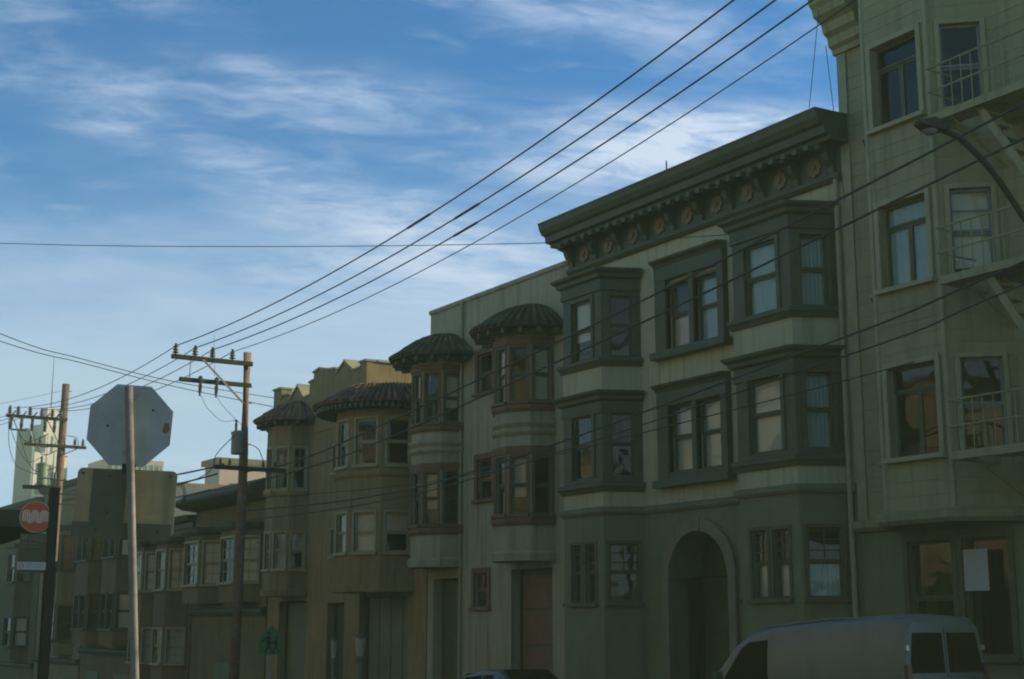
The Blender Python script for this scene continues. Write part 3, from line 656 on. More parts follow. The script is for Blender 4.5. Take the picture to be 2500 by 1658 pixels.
# ================================================================== the lower houses farther along the same side
def row_house(name, label, ya, yb, top, wallm, trimm, bays, levels, cornice='trim2', sidem=None, canopy=None, par=.5, grp=None, gridw=(0, 0), flat=(), x=W, depth=12, blinds=('blind', None, None)):
    t = thing(name, label, 'house', (x, (ya + yb) / 2, ground((ya + yb) / 2)), grp)
    F = Fr((x, ya), (x, yb)); hs = []; zb = ground(yb) - .6
    for y0, y1 in bays: hs.append((y0 + .1 - ya, y1 - .1 - ya, levels[0][0] - .3, levels[-1][1] + .25))
    for y0, y1 in flat:
        for z0, z1 in levels: hs.append((y0 - ya, y1 - ya, z0, z1))
    MB().panel(F, 0, yb - ya, zb, top, hs, .25).build('wall', wallm, t)
    for y0, y1 in flat:
        for i, (z0, z1) in enumerate(levels): window(t, F, y0 - ya, y1 - ya, z0, z1, trim=trimm, cw=.09, proud=.05, rail=.5, grid=gridw, setb=.1, blind=random.choice(blinds))
    for y0, y1 in bays:
        xf = x - .85; q = .55; pl = [(x, y0), (xf, y0 + q), (xf, y1 - q), (x, y1)]; w = MB(); wl = []
        zl, zh = levels[0][0] - .75, levels[-1][1] + .4
        for k in range(3):
            G = Fr(pl[k], pl[k + 1]); hh = []
            for z0, z1 in levels:
                if k == 1:
                    nW = 2 if G.L > 1.9 else 1; ww = G.L / nW
                    hh += [(j * ww + .14, (j + 1) * ww - .14, z0, z1) for j in range(nW)]
                else: hh.append((.16, G.L - .16, z0, z1))
            w.panel(G, 0, G.L, zl, zh, hh, .15); wl += [(G, h) for h in hh]
        w.build('bay_wall', wallm, t)
        w = MB().add([(px, py, zl) for px, py in pl], [(0, 1, 2, 3)]); w.add([(px, py, zh) for px, py in pl], [(3, 2, 1, 0)]); w.build('bay_soffit', wallm, t)
        for G, h in wl: window(t, G, *h[:2], *h[2:], trim=trimm, cw=.08, proud=.05, rail=.5, grid=gridw, lowgrid=gridw, setb=.08, blind=random.choice(blinds))
        MB().sweep(pl, [(-.02, zh - .1), (.1, zh - .1), (.2, zh + .02), (.24, zh + .14), (-.02, zh + .2)]).build('bay_cornice', cornice, t)
    if canopy:
        y0, y1, zc = canopy
        MB().sweep([(x, y0), (x, y1)], [(-.02, zc - .35), (.6, zc - .28), (1.0, zc - .1), (1.05, zc), (.9, zc + .08), (.2, zc + .45), (-.02, zc + .5)]).build('canopy', 'tiledark', t)
    else:
        MB().sweep([(x, ya), (x, yb)], [(-.05, top - .5), (.08, top - .5), (.1, top - .3), (.3, top - .2), (.42, top), (-.3, top + .04)]).build('cornice', cornice, t)
    zb_ = levels[0][0] - 1.05
    MB().sweep([(x, ya), (x, yb)], [(-.02, zb_ - .16), (.12, zb_ - .16), (.2, zb_ - .04), (.22, zb_ + .08), (-.02, zb_ + .12)]).build('belt_course', cornice, t)
    if not canopy: MB().sweep([(x, ya), (x, yb)], [(-.02, top - .95), (.06, top - .95), (.1, top - .85), (-.02, top - .82)]).build('frieze_moulding', trimm, t)
    nD = max(1, int((yb - ya) / 4)); g = (ground(ya) + ground(yb)) / 2
    for k in range(nD):
        y = ya + (k + .5) * (yb - ya) / nD; MB().fbox(F, y - 1.0 - ya, y + 1.0 - ya, g, g + 2.4, .01, .06).build('garage_door', 'base', t, bevel=.01)
    shell(t, ya + .01, yb - .01, x + depth, zb - .3, top - .3, tuple(z0 - .5 for z0, z1 in levels) + (levels[-1][1] + .4,), sidem or wallm, .25, x0=x)
    return t
B0 = row_house('brown_flats', 'low red-brown flats with dark tiled canopy beyond the ochre house', 50.0, 57.8, 7.0, 'brown', 'oldtrim', [(50.5, 53.2), (54.3, 57.2)], [(3.35, 5.0)], canopy=(50.0, 57.9, 6.75), gridw=(1, 1), flat=[(53.45, 54.05)], blinds=('blind', 'blind', None))
row_house('rust_house', 'rust-red two-storey house with small-paned bay beside the tiled canopy', 57.95, 64.2, 6.3, 'rust', 'oldtrim', [(58.2, 60.7), (61.3, 63.9)], [(.2, 1.6), (3.25, 4.85)], gridw=(1, 1), flat=[], blinds=('blind', 'blind', 'bluecurtain'))
row_house('terracotta_house', 'rust-red three-storey flats behind the bus stop sign', 64.35, 73.6, 8.15, 'rust', 'trim2', [(65.2, 68.4), (69.6, 72.8)], [(1.6, 3.2), (4.9, 6.5)], sidem='bluegrey', depth=4.2)
row_house('olive_flats', 'dark ochre flats with flat cornice far along the street', 73.8, 82.5, 9.3, 'ochre', 'trim2', [(75, 78)], [(1.0, 2.7), (4.6, 6.3)], flat=[(79.3, 80.4)])
row_house('umber_flats', 'plain umber flats beyond the dark ochre flats', 82.7, 93.0, 8.9, 'brown', 'trim2', [(84, 87)], [(.6, 2.2), (4.2, 5.8)], flat=[(89, 90)])
row_house('brown_corner_house', 'brown house farthest along the terrace, beyond the plain umber flats', 93.2, 106, 8.0, 'brown', 'trim2', [(95, 98), (101, 104)], [(.2, 1.8), (3.8, 5.4)])

# buildings of the other side of the street (sunlit; they show in the window panes)
def other_side(label, ya, yb, top, wallm, trimm):
    t = thing('sunlit_house', label, 'house', (.5, (ya + yb) / 2, ground((ya + yb) / 2)), 'houses across the street')
    F = Fr((.5, yb), (.5, ya)); L_ = yb - ya; nb = max(2, int(L_ / 2.6)); hs = []; zb = ground(yb) - .6
    for i in range(nb):
        for z in (4.2, 7.3, 10.4):
            if z + 2.2 < top: u = (i + .5) * L_ / nb; hs.append((u - .55, u + .55, z, z + 1.75))
    MB().panel(F, 0, L_, 3.4, top, hs, .2).build('wall', wallm, t); MB().panel(F, 0, L_, zb, 3.4).build('shop_level', 'trim2', t)
    for h in hs: window(t, F, *h[:2], *h[2:], trim=trimm, cw=.1, rail=.5, setb=.1, blind=random.choice(('blind', None)))
    MB().sweep([(.5, yb), (.5, ya)], [(-.05, top - .6), (.1, top - .6), (.15, top - .3), (.45, top - .1), (.5, top), (-.3, top + .04)]).build('cornice', trimm, t)
    b = MB(); b.box(-11, .48, ya, ya + .2, zb, top - .1); b.box(-11, .48, yb - .2, yb, zb, top - .1); b.box(-11, -10.8, ya + .2, yb - .2, zb, top - .1); b.box(-10.8, .25, ya + .2, yb - .2, top - .4, top - .15); b.build('side_wall', wallm, t)
other_side('apricot stucco house across the street with dark cornice', 14.0, 22.4, 11.6, 'facade_a', 'trim2')
other_side('pale yellow stucco house across the street with cream cornice', 22.6, 31.0, 12.6, 'facade_b', 'oldtrim')
other_side('pinkish beige stucco house across the street', 31.2, 40.6, 10.6, 'facade_c', 'oldtrim')
other_side('white painted house across the street with green cornice', 40.8, 50, 12.0, 'facade_d', 'trim')
other_side('orange apricot house farther along across the street', 50.2, 62, 10.2, 'facade_a', 'oldtrim')
other_side('yellow house across the street beyond the apricot one', 62.2, 74, 9.6, 'facade_b', 'trim2')
other_side('white house on the near corner across the side street', -22, -4.5, 11.5, 'facade_d', 'trim2')

# ================================================================== far buildings
T = thing('art_deco_tower', 'pale art deco tower with fins, round-shouldered side and roof mast in the distance', 'tower', (165, 560, -7.4))   # drawn at 560 m, then shrunk nearer, squeezed and turned towards the sun below
tx, ty = 144.0, 560.0
def far(b, *a): return b.box(*a)
b = MB().box(145.2, 163, 560, 598, -20, 71)
pl = [(0, -7.4)] ; Ft = Fr((143.6, 598), (143.6, 560))
b.build('shaft', 'tower', T)
MB().box(145.6, 158.6, 559.2, 560, -20, 53).build('lower_front', 'tower', T)
sh = MB(); prof = [(0, -20), (0, 73)] + [(2 + 12 * (1 - math.cos(k * math.pi / 12)), 73 + 8 * math.sin(k * math.pi / 12)) for k in range(7)] + [(38, 81), (38, -20)]
sh.prism(Fr((145.2, 560.6), (145.2, 598.6)), prof, 0, 1.2); sh.build('shade_side_slab', 'bluegrey', T)  # darker blue-grey puts the shade into the colour of the tower's left face
MB().box(150, 160.5, 563, 590, 71, 83).build('crown', 'tower', T)
MB().box(152, 158, 566, 580, 83, 90).build('penthouse', 'tower', T)
for x in (152.0, 156.0, 160.4): MB().box(x - .45, x + .45, 559.0, 560.4, 40, 79).build('fin', 'tower', T)
for i, z in enumerate(range(6, 70, 8)):
    for x in (147.6, 150.4, 154.2, 158.4):
        if x > 157 and z < 14: continue
        MB().box(x - 1.3, x + 1.3, 558.8 if z < 52 and x < 158 else 559.9, 559.3 if z < 52 and x < 158 else 560.2, z, z + 4.4).build('window', 'towerpane', T)
MB().tube([(155, 572, 90), (155, 572, 112)], .32, 6, r1=.12).build('mast', 'iron', T)

T.scale = (.30, .10, .335); T.rotation_euler = (0, 0, R(20)); T.location = (53.92, 198.83, -1.45)
t = thing('distant_office_block', 'distant beige office block with dark window bands and set-back top', 'office block', (142, 350, -7.4))
MB().box(103.5, 118, 350, 366, -16, 42.4).build('wall', 'farbeige', t); MB().box(109.3, 115, 352, 362, 42.4, 46.5).build('set_back_top', 'farbeige', t)
for z0, z1, xa, xb, yy in ((36, 41.2, 104.2, 117.4, 350), (43.2, 45.6, 109.7, 114.6, 352)):
    bd = MB().box(xa, xb, yy - .5, yy, z0, z1).build('window_band', 'farglass', t)
    for k in range(9): x = xa + (xb - xa) * (k + .5) / 9; MB().box(x - .14, x + .14, yy - .7, yy - .5, z0, z1).build('mullion', 'farbeige', bd)
t.scale = (.55, .55, .55); t.location = (78.1, 192.5, -3.28)
t = thing('distant_flats', 'plain pinkish beige flats showing above the brown flats', 'flats', (52, 118, -5.5))
MB().box(44.8, 56.0, 118, 121.5, -6, 15.6).build('wall', 'farbeige', t); MB().box(44.5, 56.3, 117.7, 121.8, 15.6, 16.1).build('cornice', 'brown', t)
for x in (46.3, 49.0, 52, 54.6):
    w = MB().box(x - .5, x + .5, 117.9, 118.1, 12.2, 13.9).build('window', 'towerpane', t); MB().box(x - .65, x + .65, 117.75, 118.05, 11.95, 12.15).build('sill', 'oldtrim', w)

# ================================================================== utility poles
def insulator(parent, x, y, z, s=1.0):
    s *= 1.25
    p = [(.02, -.1), (.02, 0), (.075, .02), (.08, .04), (.03, .06), (.07, .09), (.075, .11), (.03, .13), (.065, .16), (.065, .18), (.03, .2), (.035, .25), (0, .26)]
    return MB().lathe([(r_ * s, z_ * s) for r_, z_ in p], (x, y, z), 10).build('insulator', 'porcelain', parent, smooth=True)
PX, PY = 16.62, 41.75
P1 = thing('utility_pole', 'wooden utility pole with two side crossarms, diagonal brace and grey transformer', 'utility pole', (PX, PY, ground(PY)))
MB().tube([(PX - .06, PY, ground(PY) - .2), (PX - .02, PY, 3), (PX, PY, 7), (PX, PY, 10.2)], .165, 14, r1=.125).build('shaft', 'wood', P1, smooth=True)
ca = MB().hexa([(14.1, PY - .25, 9.74), (16.72, PY - .25, 9.74), (16.72, PY - .13, 9.74), (14.1, PY - .13, 9.74), (14.1, PY - .25, 9.88), (16.72, PY - .25, 9.88), (16.72, PY - .13, 9.88), (14.1, PY - .13, 9.88)]).build('crossarm', 'wooddark', P1, bevel=.01)
INS = [14.22, 14.84, 15.40, 16.05]
for x in INS: insulator(ca, x, PY - .19, 9.9)
c2 = MB().box(14.38, 16.7, PY - .25, PY - .13, 9.06, 9.19).build('crossarm', 'wooddark', P1, bevel=.01)
for x in (15.0, 15.52):
    b = MB().lathe([(.0, -.22), (.05, -.2), (.06, .05), (.03, .08), (.07, .12), (.07, .3), (.03, .34), (0, .34)], (x, PY - .32, 8.92), 10)
    b.tube([(x, PY - .3, 9.1), (x - .02, PY - .42, 8.95), (x - .03, PY - .4, 8.62)], .035, 6); b.build('fuse_cutout', 'porcelain', c2)
MB().hexa([(15.03, PY - .29, 9.78), (15.12, PY - .29, 9.78), (15.12, PY - .26, 9.78), (15.03, PY - .26, 9.78), (16.38, PY - .29, 8.55), (16.47, PY - .29, 8.55), (16.47, PY - .26, 8.55), (16.38, PY - .26, 8.55)][::-1]).build('brace', 'galv', P1)
MB().tube([(14.7, PY - .19, 9.74), (14.7, PY - .19, 9.19)], .012, 6).build('tie_rod', 'iron', P1)
xf = MB().lathe([(0, -.02), (.17, 0), (.19, .03), (.19, .62), (.21, .63), (.21, .68), (.1, .74), (0, .75)], (16.30, PY - .25, 6.93), 18).build('transformer', 'xfmr', P1, smooth=False)
MB().lathe([(.025, 0), (.05, .04), (.03, .08), (.05, .12), (.03, .16), (.05, .2), (.03, .3), (.05, .36), (0, .38)], (16.22, PY - .3, 7.62), 10).build('bushing', 'porcelain', xf)
l3 = MB().box(15.6, 17.95, PY - .24, PY - .12, 6.45, 6.58).build('crossarm', 'wooddark', P1, bevel=.01)
for x in (15.8, 16.1, 17.2, 17.6): insulator(l3, x, PY - .18, 6.6, .6)
for z in (9.82, 9.12, 8.6, 7.3, 6.5): MB().tube([(PX + .1, PY, z), (PX + .2, PY - .0, z)], .018, 6).build('bolt', 'iron', P1)

QX, QY = 16.62, 62.9
P2 = thing('utility_pole', 'weathered utility pole cluttered with insulators and cutouts before the far tower', 'utility pole', (QX, QY, ground(QY)))
MB().tube([(QX - .22, QY, ground(QY) - .2), (QX - .1, QY, 4), (QX, QY, 12.2)], .2, 14, r1=.16).build('shaft', 'wood', P2, smooth=True)
c1 = MB().box(14.1, 16.7, QY - .3, QY - .17, 10.52, 10.66).build('crossarm', 'wooddark', P2, bevel=.01)
for i, x in enumerate((14.25, 14.6, 15.1, 15.6, 16.05, 16.4)): insulator(c1, x, QY - .23, 10.68, 1.1)
for x in (14.3, 14.75, 15.2, 15.75, 16.15):
    b = MB().tube([(x, QY - .35, 10.5), (x - .03, QY - .42, 10.2), (x - .02, QY - .36, 9.98)], .075, 6); b.tube([(x, QY - .3, 10.55), (x + .15, QY - .42, 10.8)], .03, 5); b.build('fuse_cutout', 'porcelain', c1)
MB().tube([(14.35, QY - .4, 9.98), (14.95, QY - .4, 9.98)], .04, 6).build('switch_bar', 'iron', c1)
c2 = MB().box(14.95, 17.6, QY - .28, QY - .16, 9.35, 9.48).build('crossarm', 'wooddark', P2, bevel=.01)
for x in (15.2, 15.6, 17.1, 17.45): insulator(c2, x, QY - .22, 9.5, .9)
c3 = MB().box(15.0, 16.6, QY - .3, QY - .15, 7.5, 7.66).build('bracket', 'iron', P2)
xf = MB().lathe([(0, -.02), (.2, 0), (.22, .05), (.22, .85), (.24, .87), (.24, .93), (.1, 1.0), (0, 1.0)], (15.75, QY - .35, 7.66), 16).build('transformer', 'xfmr', P2)
MB().lathe([(.03, 0), (.06, .04), (.03, .08), (.06, .12), (.03, .16), (.06, .2), (.03, .3), (0, .34)], (15.68, QY - .4, 8.6), 10).build('bushing', 'porcelain', xf)
for x in (16.2, 16.32): MB().lathe([(.05, 0), (.07, .3), (.04, .6), (0, .62)], (x, QY - .3, 7.66), 8).build('arrester', 'porcelain', c3)
for z in (11.9, 9.0, 8.0): MB().tube([(QX + .14, QY, z), (QX + .26, QY, z)], .02, 6).build('bolt', 'iron', P2)

# the next pole towards the corner (outside the picture) carries the near ends of the spans
P0 = thing('utility_pole', 'utility pole at the street corner holding the near ends of the spans', 'utility pole', (16.62, 2.0, ground(2)))
MB().tube([(16.62, 2, .3), (16.62, 2, 14.6)], .2, 12, r1=.14).build('shaft', 'wood', P0, smooth=True)
c0 = MB().box(14.0, 16.7, 1.75, 1.87, 13.85, 14.0).build('crossarm', 'wooddark', P0, bevel=.01)
for x in INS: insulator(c0, x, 1.81, 14.0)
MB().box(15.6, 17.9, 1.76, 1.88, 10.3, 10.44).build('crossarm', 'wooddark', P0, bevel=.01)

def wire(pts, r, label, name='power_line', group=None, n=5, m='cable'):
    b = MB().tube(pts, r, n); o = Vector(pts[0]); ob = b.build(name, m, o=o); ob.location = o
    return tag(ob, label, 'wire', group)
def span(p, q, sag, n=24):
    p, q = Vector(p), Vector(q)
    return [p + (q - p) * (k / n) - Vector((0, 0, sag * 4 * (k / n) * (1 - k / n))) for k in range(n + 1)]
G1 = 'street-long power lines on the pole tops'
lab1 = ['power line from the crossarm end insulator', 'power line from the second insulator of the crossarm', 'power line from the third insulator of the crossarm', 'thin power line from the insulator beside the pole']
for i, x in enumerate(INS):
    z1 = 10.14
    pts = []
    for k in range(41):
        y = PY - .19 - (PY - 1.81 - .19) * k / 40; s_ = (PY - .19 - y) / (PY - 2.0); z = z1 + (14.24 - z1) * s_ - 4 * 1.47 * s_ * (1 - s_); pts.append((x + (0) * s_, y, z))
    ob = wire(pts, .017 if i < 3 else .012, lab1[i] + ' up towards the corner', group=G1)
    wire(span((x, PY - .19, z1), (14.4 + i * .6, QY - .23, 10.95), .5, 20), .014, lab1[i] + ' away to the farther cluttered pole', group=G1)
    if i < 3:
        k = (15, 16, 15)[i]; a, c = Vector(pts[k]), Vector(pts[k + 1])
        tag(MB().tube([a, a + (c - a) * .15, a + (c - a) * .85, c], .028, 8).build('splice_sleeve', 'cable', o=(0, 0, 0)), 'dark splice sleeve on the ' + lab1[i], 'splice', 'splice sleeves on the lines')
def poly(ps, n=8):
    """Smooth curve through the given points (Catmull-Rom)."""
    P = [Vector(p) for p in ps]; out = []
    for i in range(len(P) - 1):
        p0, p1, p2, p3 = P[max(i - 1, 0)], P[i], P[i + 1], P[min(i + 2, len(P) - 1)]
        for k in range(n):
            t = k / n; out.append(.5 * ((2 * p1) + (p2 - p0) * t + (2 * p0 - 5 * p1 + 4 * p2 - p3) * t * t + (3 * p1 - p0 - 3 * p2 + p3) * t ** 3))
    return out + [P[-1]]
wire(poly([(16.6, PY - .2, 6.4), (16.6, 36.4, 6.44), (16.6, 23.9, 7.66), (16.6, 16.1, 8.62), (16.6, 2, 10.5)]), .022, 'upper dark cable crossing the facades between the poles', 'overhead_cable')
wire(poly([(16.6, PY - .2, 6.0), (16.6, 34, 6.25), (16.6, 23.9, 7.24), (16.6, 16.1, 8.14), (16.6, 2, 9.9)]), .022, 'second dark cable crossing the facades below the upper one', 'overhead_cable')
wire(poly([(16.6, PY - .2, 5.2), (16.6, 30, 5.05), (16.6, 16.8, 6.24), (16.6, 12.6, 6.8), (16.6, 2, 8.3)]), .020, 'low cable crossing in front of the tan apartment house', 'overhead_cable')
wire(poly([(16.6, PY - .2, 4.9), (16.6, 30, 4.9), (16.6, 16.14, 6.0), (16.6, 12.6, 6.48), (16.6, 2, 7.9)]), .016, 'lowest thin cable crossing in front of the tan apartment house', 'overhead_cable')
wire(poly([(16.9, PY - .2, 5.6), (17.0, 30, 5.2), (17.4, 21, 5.6), (19.2, 17.0, 6.3)]), .012, 'slack service wire running to the slanted bay', 'overhead_cable')
for k, (z0, z1, lb) in enumerate(((6.6, 8.0, 'upper'), (6.3, 7.4, 'middle'), (5.8, 7.0, 'lower'))):
    wire(span((15.9 - .2 * k, PY - .2, z0), (15.8, QY - .3, z1), .35), .03, lb + ' thick cable of the bundle between the two poles', 'overhead_cable')
# lines across the street
wire(poly([(.6, 33.5, 10.6), (8.64, 39.8, 9.6), (11.53, 42.06, 9.54), (15.5, 45.2, 9.66), (20.8, 49.35, 10.12)]), .014, 'upper wire of the pair crossing the street to the ochre parapet', 'crossing_wire')
wire(poly([(.6, 33.5, 9.9), (8.66, 39.8, 9.39), (11.53, 42.06, 9.42), (15.5, 45.2, 9.5), (20.8, 49.35, 9.78)]), .014, 'lower wire of the pair crossing the street to the ochre parapet', 'crossing_wire')
wire(poly([(.6, 38, 11.0), (7.03, 33.06, 10.38), (12.37, 28.96, 10.14), (17.47, 25.04, 10.08), (20.2, 22.9, 10.16)]), .009, 'fine wire strung level across the street to the bay roof', 'crossing_wire')
wire([(20.05, 20.15, 12.2), (20.2, 19.9, 14.3)], .008, 'stay wire from the cornice corner to the tan roof', 'stay_wire')
wire([(20.45, 20.0, 13.6), (20.9, 20.1, 10.3)], .008, 'thin aerial lead hanging down the tan corner', 'stay_wire')
# drop wires and jumpers on the poles
wire(poly([(15.0, PY - .4, 8.66), (15.2, PY - .5, 8.25), (15.7, PY - .45, 7.9), (16.22, PY - .3, 8.0)], 10), .008, 'thin jumper looping from the outer cutout to the transformer', 'jumper_wire')
wire(poly([(15.5, PY - .4, 8.66), (15.8, PY - .4, 8.3), (16.45, PY - .2, 7.85)], 10), .008, 'thin jumper looping from the inner cutout to the pole', 'jumper_wire')
wire(poly([(16.15, PY - .4, 7.5), (15.6, PY - .4, 6.9), (15.2, PY - .4, 6.2), (15.3, PY + 6, 6.0)], 10), .014, 'black lead slanting down from the transformer', 'jumper_wire')
wire(poly([(16.75, PY - .1, 7.3), (17.1, PY - .1, 7.1), (17.35, PY - .1, 6.4)], 10), .014, 'black lead bowing out beside the pole shaft', 'jumper_wire')
wire([(15.42, PY - .2, 10.6), (15.46, PY - .3, 9.3)], .006, 'fine jumper from the third line to the inner cutout', 'jumper_wire')
wire(poly([(14.3, QY - .4, 9.98), (14.6, QY - .6, 9.2), (15.1, QY - .5, 8.6), (15.7, QY - .45, 8.9)], 8), .014, 'slack jumper drooping from the switch bar', 'jumper_wire')
wire(poly([(15.0, QY - .5, 9.95), (15.5, QY - .6, 9.3), (16.1, QY - .4, 9.4), (16.5, QY - .3, 9.8)], 8), .014, 'second slack jumper looping to the pole', 'jumper_wire')
wire(poly([(14.2, QY - .3, 10.5), (14.3, QY - .4, 9.2), (14.7, QY - .4, 8.4), (15.6, QY - .4, 8.1)], 8), .014, 'long jumper falling to the far transformer', 'jumper_wire')
wire(poly([(16.75, QY - .2, 9.9), (17.15, QY - .3, 9.8), (17.25, QY - .3, 9.4)], 8), .016, 'cable loop on the street-wall side of the cluttered pole', 'jumper_wire')
for k in range(3):
    wire(span((14.2 + k * .35, QY - .25, 10.6), (2.0, 52.0 + k * .8, 7.4 - k * .5), .5), .014, ('outer', 'middle', 'inner')[k] + ' line falling from the cluttered pole across the street', 'crossing_wire')
wire(span((16.5, QY - .1, 11.9), (2.0, 60, 8.5), .4), .008, 'fine guy line from the top of the cluttered pole', 'crossing_wire')
for k, (a, c, d, lb) in enumerate((((14.3, 10.6), (14.9, 9.5), (15.9, 9.9), 'first'), ((15.1, 10.2), (15.6, 9.0), (16.3, 9.2), 'second'), ((14.6, 10.0), (15.3, 8.3), (16.4, 8.5), 'third'), ((15.8, 10.5), (16.2, 9.7), (16.5, 9.0), 'fourth'), ((16.3, 8.9), (17.1, 9.3), (17.4, 9.5), 'fifth'))):
    wire(poly([(a[0], QY - .4, a[1]), (c[0], QY - .55, c[1]), (d[0], QY - .35, d[1])], 8), .02, lb + ' of the tangled black leads about the cluttered pole', 'jumper_wire', 'tangled leads on the cluttered pole')
sc = thing('cable_slack_loop', 'coiled slack loop of black cable hanging on the bundle', 'cable', (15.7, 44.6, 5.8))
b = MB()
for k in range(3): b.tube([(15.75 + .22 * math.cos(w_ * math.pi / 10) * (1 - .12 * k), 45.0 + .05 * k, 6.2 - .3 + .42 * math.sin(w_ * math.pi / 10) * (1 - .1 * k)) for w_ in range(21)], .012, 5)
b.build('coil', 'cable', sc)

# ================================================================== stop sign, seen from behind
SX, SY = 4.0, 12.75
g = ground(SY)
SG = thing('stop_sign', 'octagonal sign seen from its bare grey back on a leaning steel post', 'road sign', (SX + .2, SY, g))
def lean(z): return SX + .14 - (z - 1.27) * .075
FS = Fr((SX - 1, SY + .47), (SX + 1, SY - .47))                 # square to the camera's street, back towards the viewer
post = MB()
Vt = [(lean(z), SY + .02 - .0 * z, z) for z in (g - .1, 1.2, 2.5, 3.90)]
post.tube(Vt, .037, 16).build('post', 'postpaint', SG, smooth=True)
cu_ = 1 * 1.105; r8 = .375 / math.cos(math.pi / 8)
FS = Fr((SX - .02 - .9 * 1.0, SY + .06 + .42), (SX - .02 + .9, SY + .06 - .42)); cu_ = FS.L / 2
oct_ = [(cu_ + r8 * math.cos(math.pi / 8 + k * math.pi / 4 - .055), 3.555 + r8 * math.sin(math.pi / 8 + k * math.pi / 4 - .055)) for k in range(8)]
FSb = FS
pb = MB().prism(FSb, oct_, .048, .051).build('plate', 'signback', SG)
MB().prism(FSb, [(cu_ + (u - cu_) * .985, 3.555 + (z - 3.555) * .985) for u, z in oct_], .0515, .054).build('front_face', 'orange', pb)
MB().prism(FSb, [(cu_ + .29, 3.50), (cu_ + .33, 3.48), (cu_ + .36, 3.52), (cu_ + .35, 3.58), (cu_ + .31, 3.585)], .0465, .0478).build('rust_patch', 'rustmark', pb)
for z in (3.82, 3.30): MB().fbox(FS, cu_ - .05, cu_ + .05, z - .02, z + .02, .03, .0477).build('clamp', 'galv', SG)
TS = thing('sign_board', 'yellowed rectangular sign back with dark plates in place of a shadow, on the stop sign post', 'road sign', (SX + .05, SY, 2.5))
def rr(u0, u1, z0, z1, r, n=5):
    out = []
    for cx, cz, a in ((u1 - r, z0 + r, -90), (u1 - r, z1 - r, 0), (u0 + r, z1 - r, 90), (u0 + r, z0 + r, 180)):
        for k in range(n + 1): w_ = R(a + 90 * k / n); out.append((cx + r * math.cos(w_), cz + r * math.sin(w_)))
    return out
def tilt(pts, w_=-.03, c=(None, 2.85)):
    cx_, cz_ = cu_, c[1]; return [(cx_ + (u - cx_) * math.cos(w_) - (z - cz_) * math.sin(w_), cz_ + (u - cx_) * math.sin(w_) + (z - cz_) * math.cos(w_)) for u, z in pts]
def rect(u0, u1, z0, z1): return [(u0, z0), (u1, z0), (u1, z1), (u0, z1)]
MB().prism(FS, tilt(rr(cu_ - .45, cu_ + .44, 2.55, 3.15, .05)), .0505, .055).build('board', 'signboard', TS)
MB().prism(FS, tilt(rect(cu_ - .315, cu_ - .01, 2.55, 3.14)), .0452, .0503).build('shadow_plate', 'signshade', TS)  # plates added in the shape of a shadow lying on the board
MB().prism(FS, tilt(rect(cu_ - .46, cu_ + .42, 2.52, 2.66)), .0405, .045).build('shadow_rail', 'signshade', TS)
MB().prism(FS, tilt(rect(cu_ - .06, cu_ + .06, 3.12, 3.20)), .0405, .0503).build('bracket', 'iron', TS)
for u, z in ((-.4, 3.1), (.38, 3.1), (-.25, 2.59), (.3, 2.59), (-.16, 3.08), (-.16, 2.75)):
    MB().prism(FS, tilt([(cu_ + u + .012 * math.cos(k * math.pi / 3), z + .012 * math.sin(k * math.pi / 3)) for k in range(6)]), .034, .0504).build('bolt', 'iron', TS)
for u, z in ((.0, 3.84), (.0, 3.28), (-.2, 3.55), (.2, 3.7)):
    MB().prism(FS, [(cu_ + u + .011 * math.cos(k * math.pi / 3), z + .011 * math.sin(k * math.pi / 3)) for k in range(6)], .041, .0478).build('bolt', 'iron', pb)

# ================================================================== bus stop flag and shelter
MX, MY = 5.6, 21.45
BS = thing('bus_stop_sign', 'bus stop flag with vermilion disc and dark route panel on a dark post', 'bus stop sign', (MX, MY, ground(MY)))
MB().box(MX - .07, MX + .06, MY - .06, MY + .07, ground(MY), 3.75).build('post', 'iron', BS, bevel=.008)
FM = Fr((MX - .07, MY - .03), (MX - .6, MY + .02)); FM.n = -FM.n if FM.n.y > 0 else FM.n
dc, dz_, dr_ = .185, 3.31, .228
a_c = math.acos(-.155 / dr_ * -1) if False else math.acos(.178 / dr_)
circ = [(dc + dr_ * math.cos(w_), dz_ + dr_ * math.sin(w_)) for w_ in [math.pi - a_c - (2 * math.pi - 2 * a_c) * k / 40 for k in range(41)]]
inner = [(dc + (dr_ - .008) * math.cos(w_), dz_ + (dr_ - .008) * math.sin(w_)) for w_ in [math.pi - a_c - (2 * math.pi - 2 * a_c) * k / 40 for k in range(41)]]
rim = MB().prism(FM, circ, -.012, .0).build('disc', 'signcream', BS)
MB().prism(FM, inner, .0015, .003).build('disc_face', 'orange', rim)
# the wave emblem: a cream ribbon of arches with two thin red lines inside
def ribbon(b, path, hw, d):
    n = len(path); lv = []; 
    for i, (u, z) in enumerate(path):
        u0, z0 = path[max(i - 1, 0)]; u1, z1 = path[min(i + 1, n - 1)]; tx_, tz_ = u1 - u0, z1 - z0; l = math.hypot(tx_, tz_) or 1
        lv.append((u - tz_ / l * hw, z + tx_ / l * hw)); lv.append((u + tz_ / l * hw, z - tx_ / l * hw))
    b.add([FM.P(u, z, d) for u, z in lv], [(2 * i, 2 * i + 1, 2 * i + 3, 2 * i + 2) for i in range(n - 1)])
pitch = .062; ztop, zbot = dz_ + .045, dz_ - .035; path = []
u = dc + .165
path.append((u, zbot - .03)); path.append((u, ztop))
for k in range(5):
    up = k % 2 == 0; c_u = u - pitch / 2; cz = ztop if up else zbot
    for j in range(1, 9): w_ = math.pi * j / 8; path.append((c_u + pitch / 2 * math.cos(w_), cz + (1 if up else -1) * pitch / 2 * math.sin(w_)))
    u -= pitch
    path.append((u, zbot if up else ztop))
path[-1] = (u, zbot - .03)
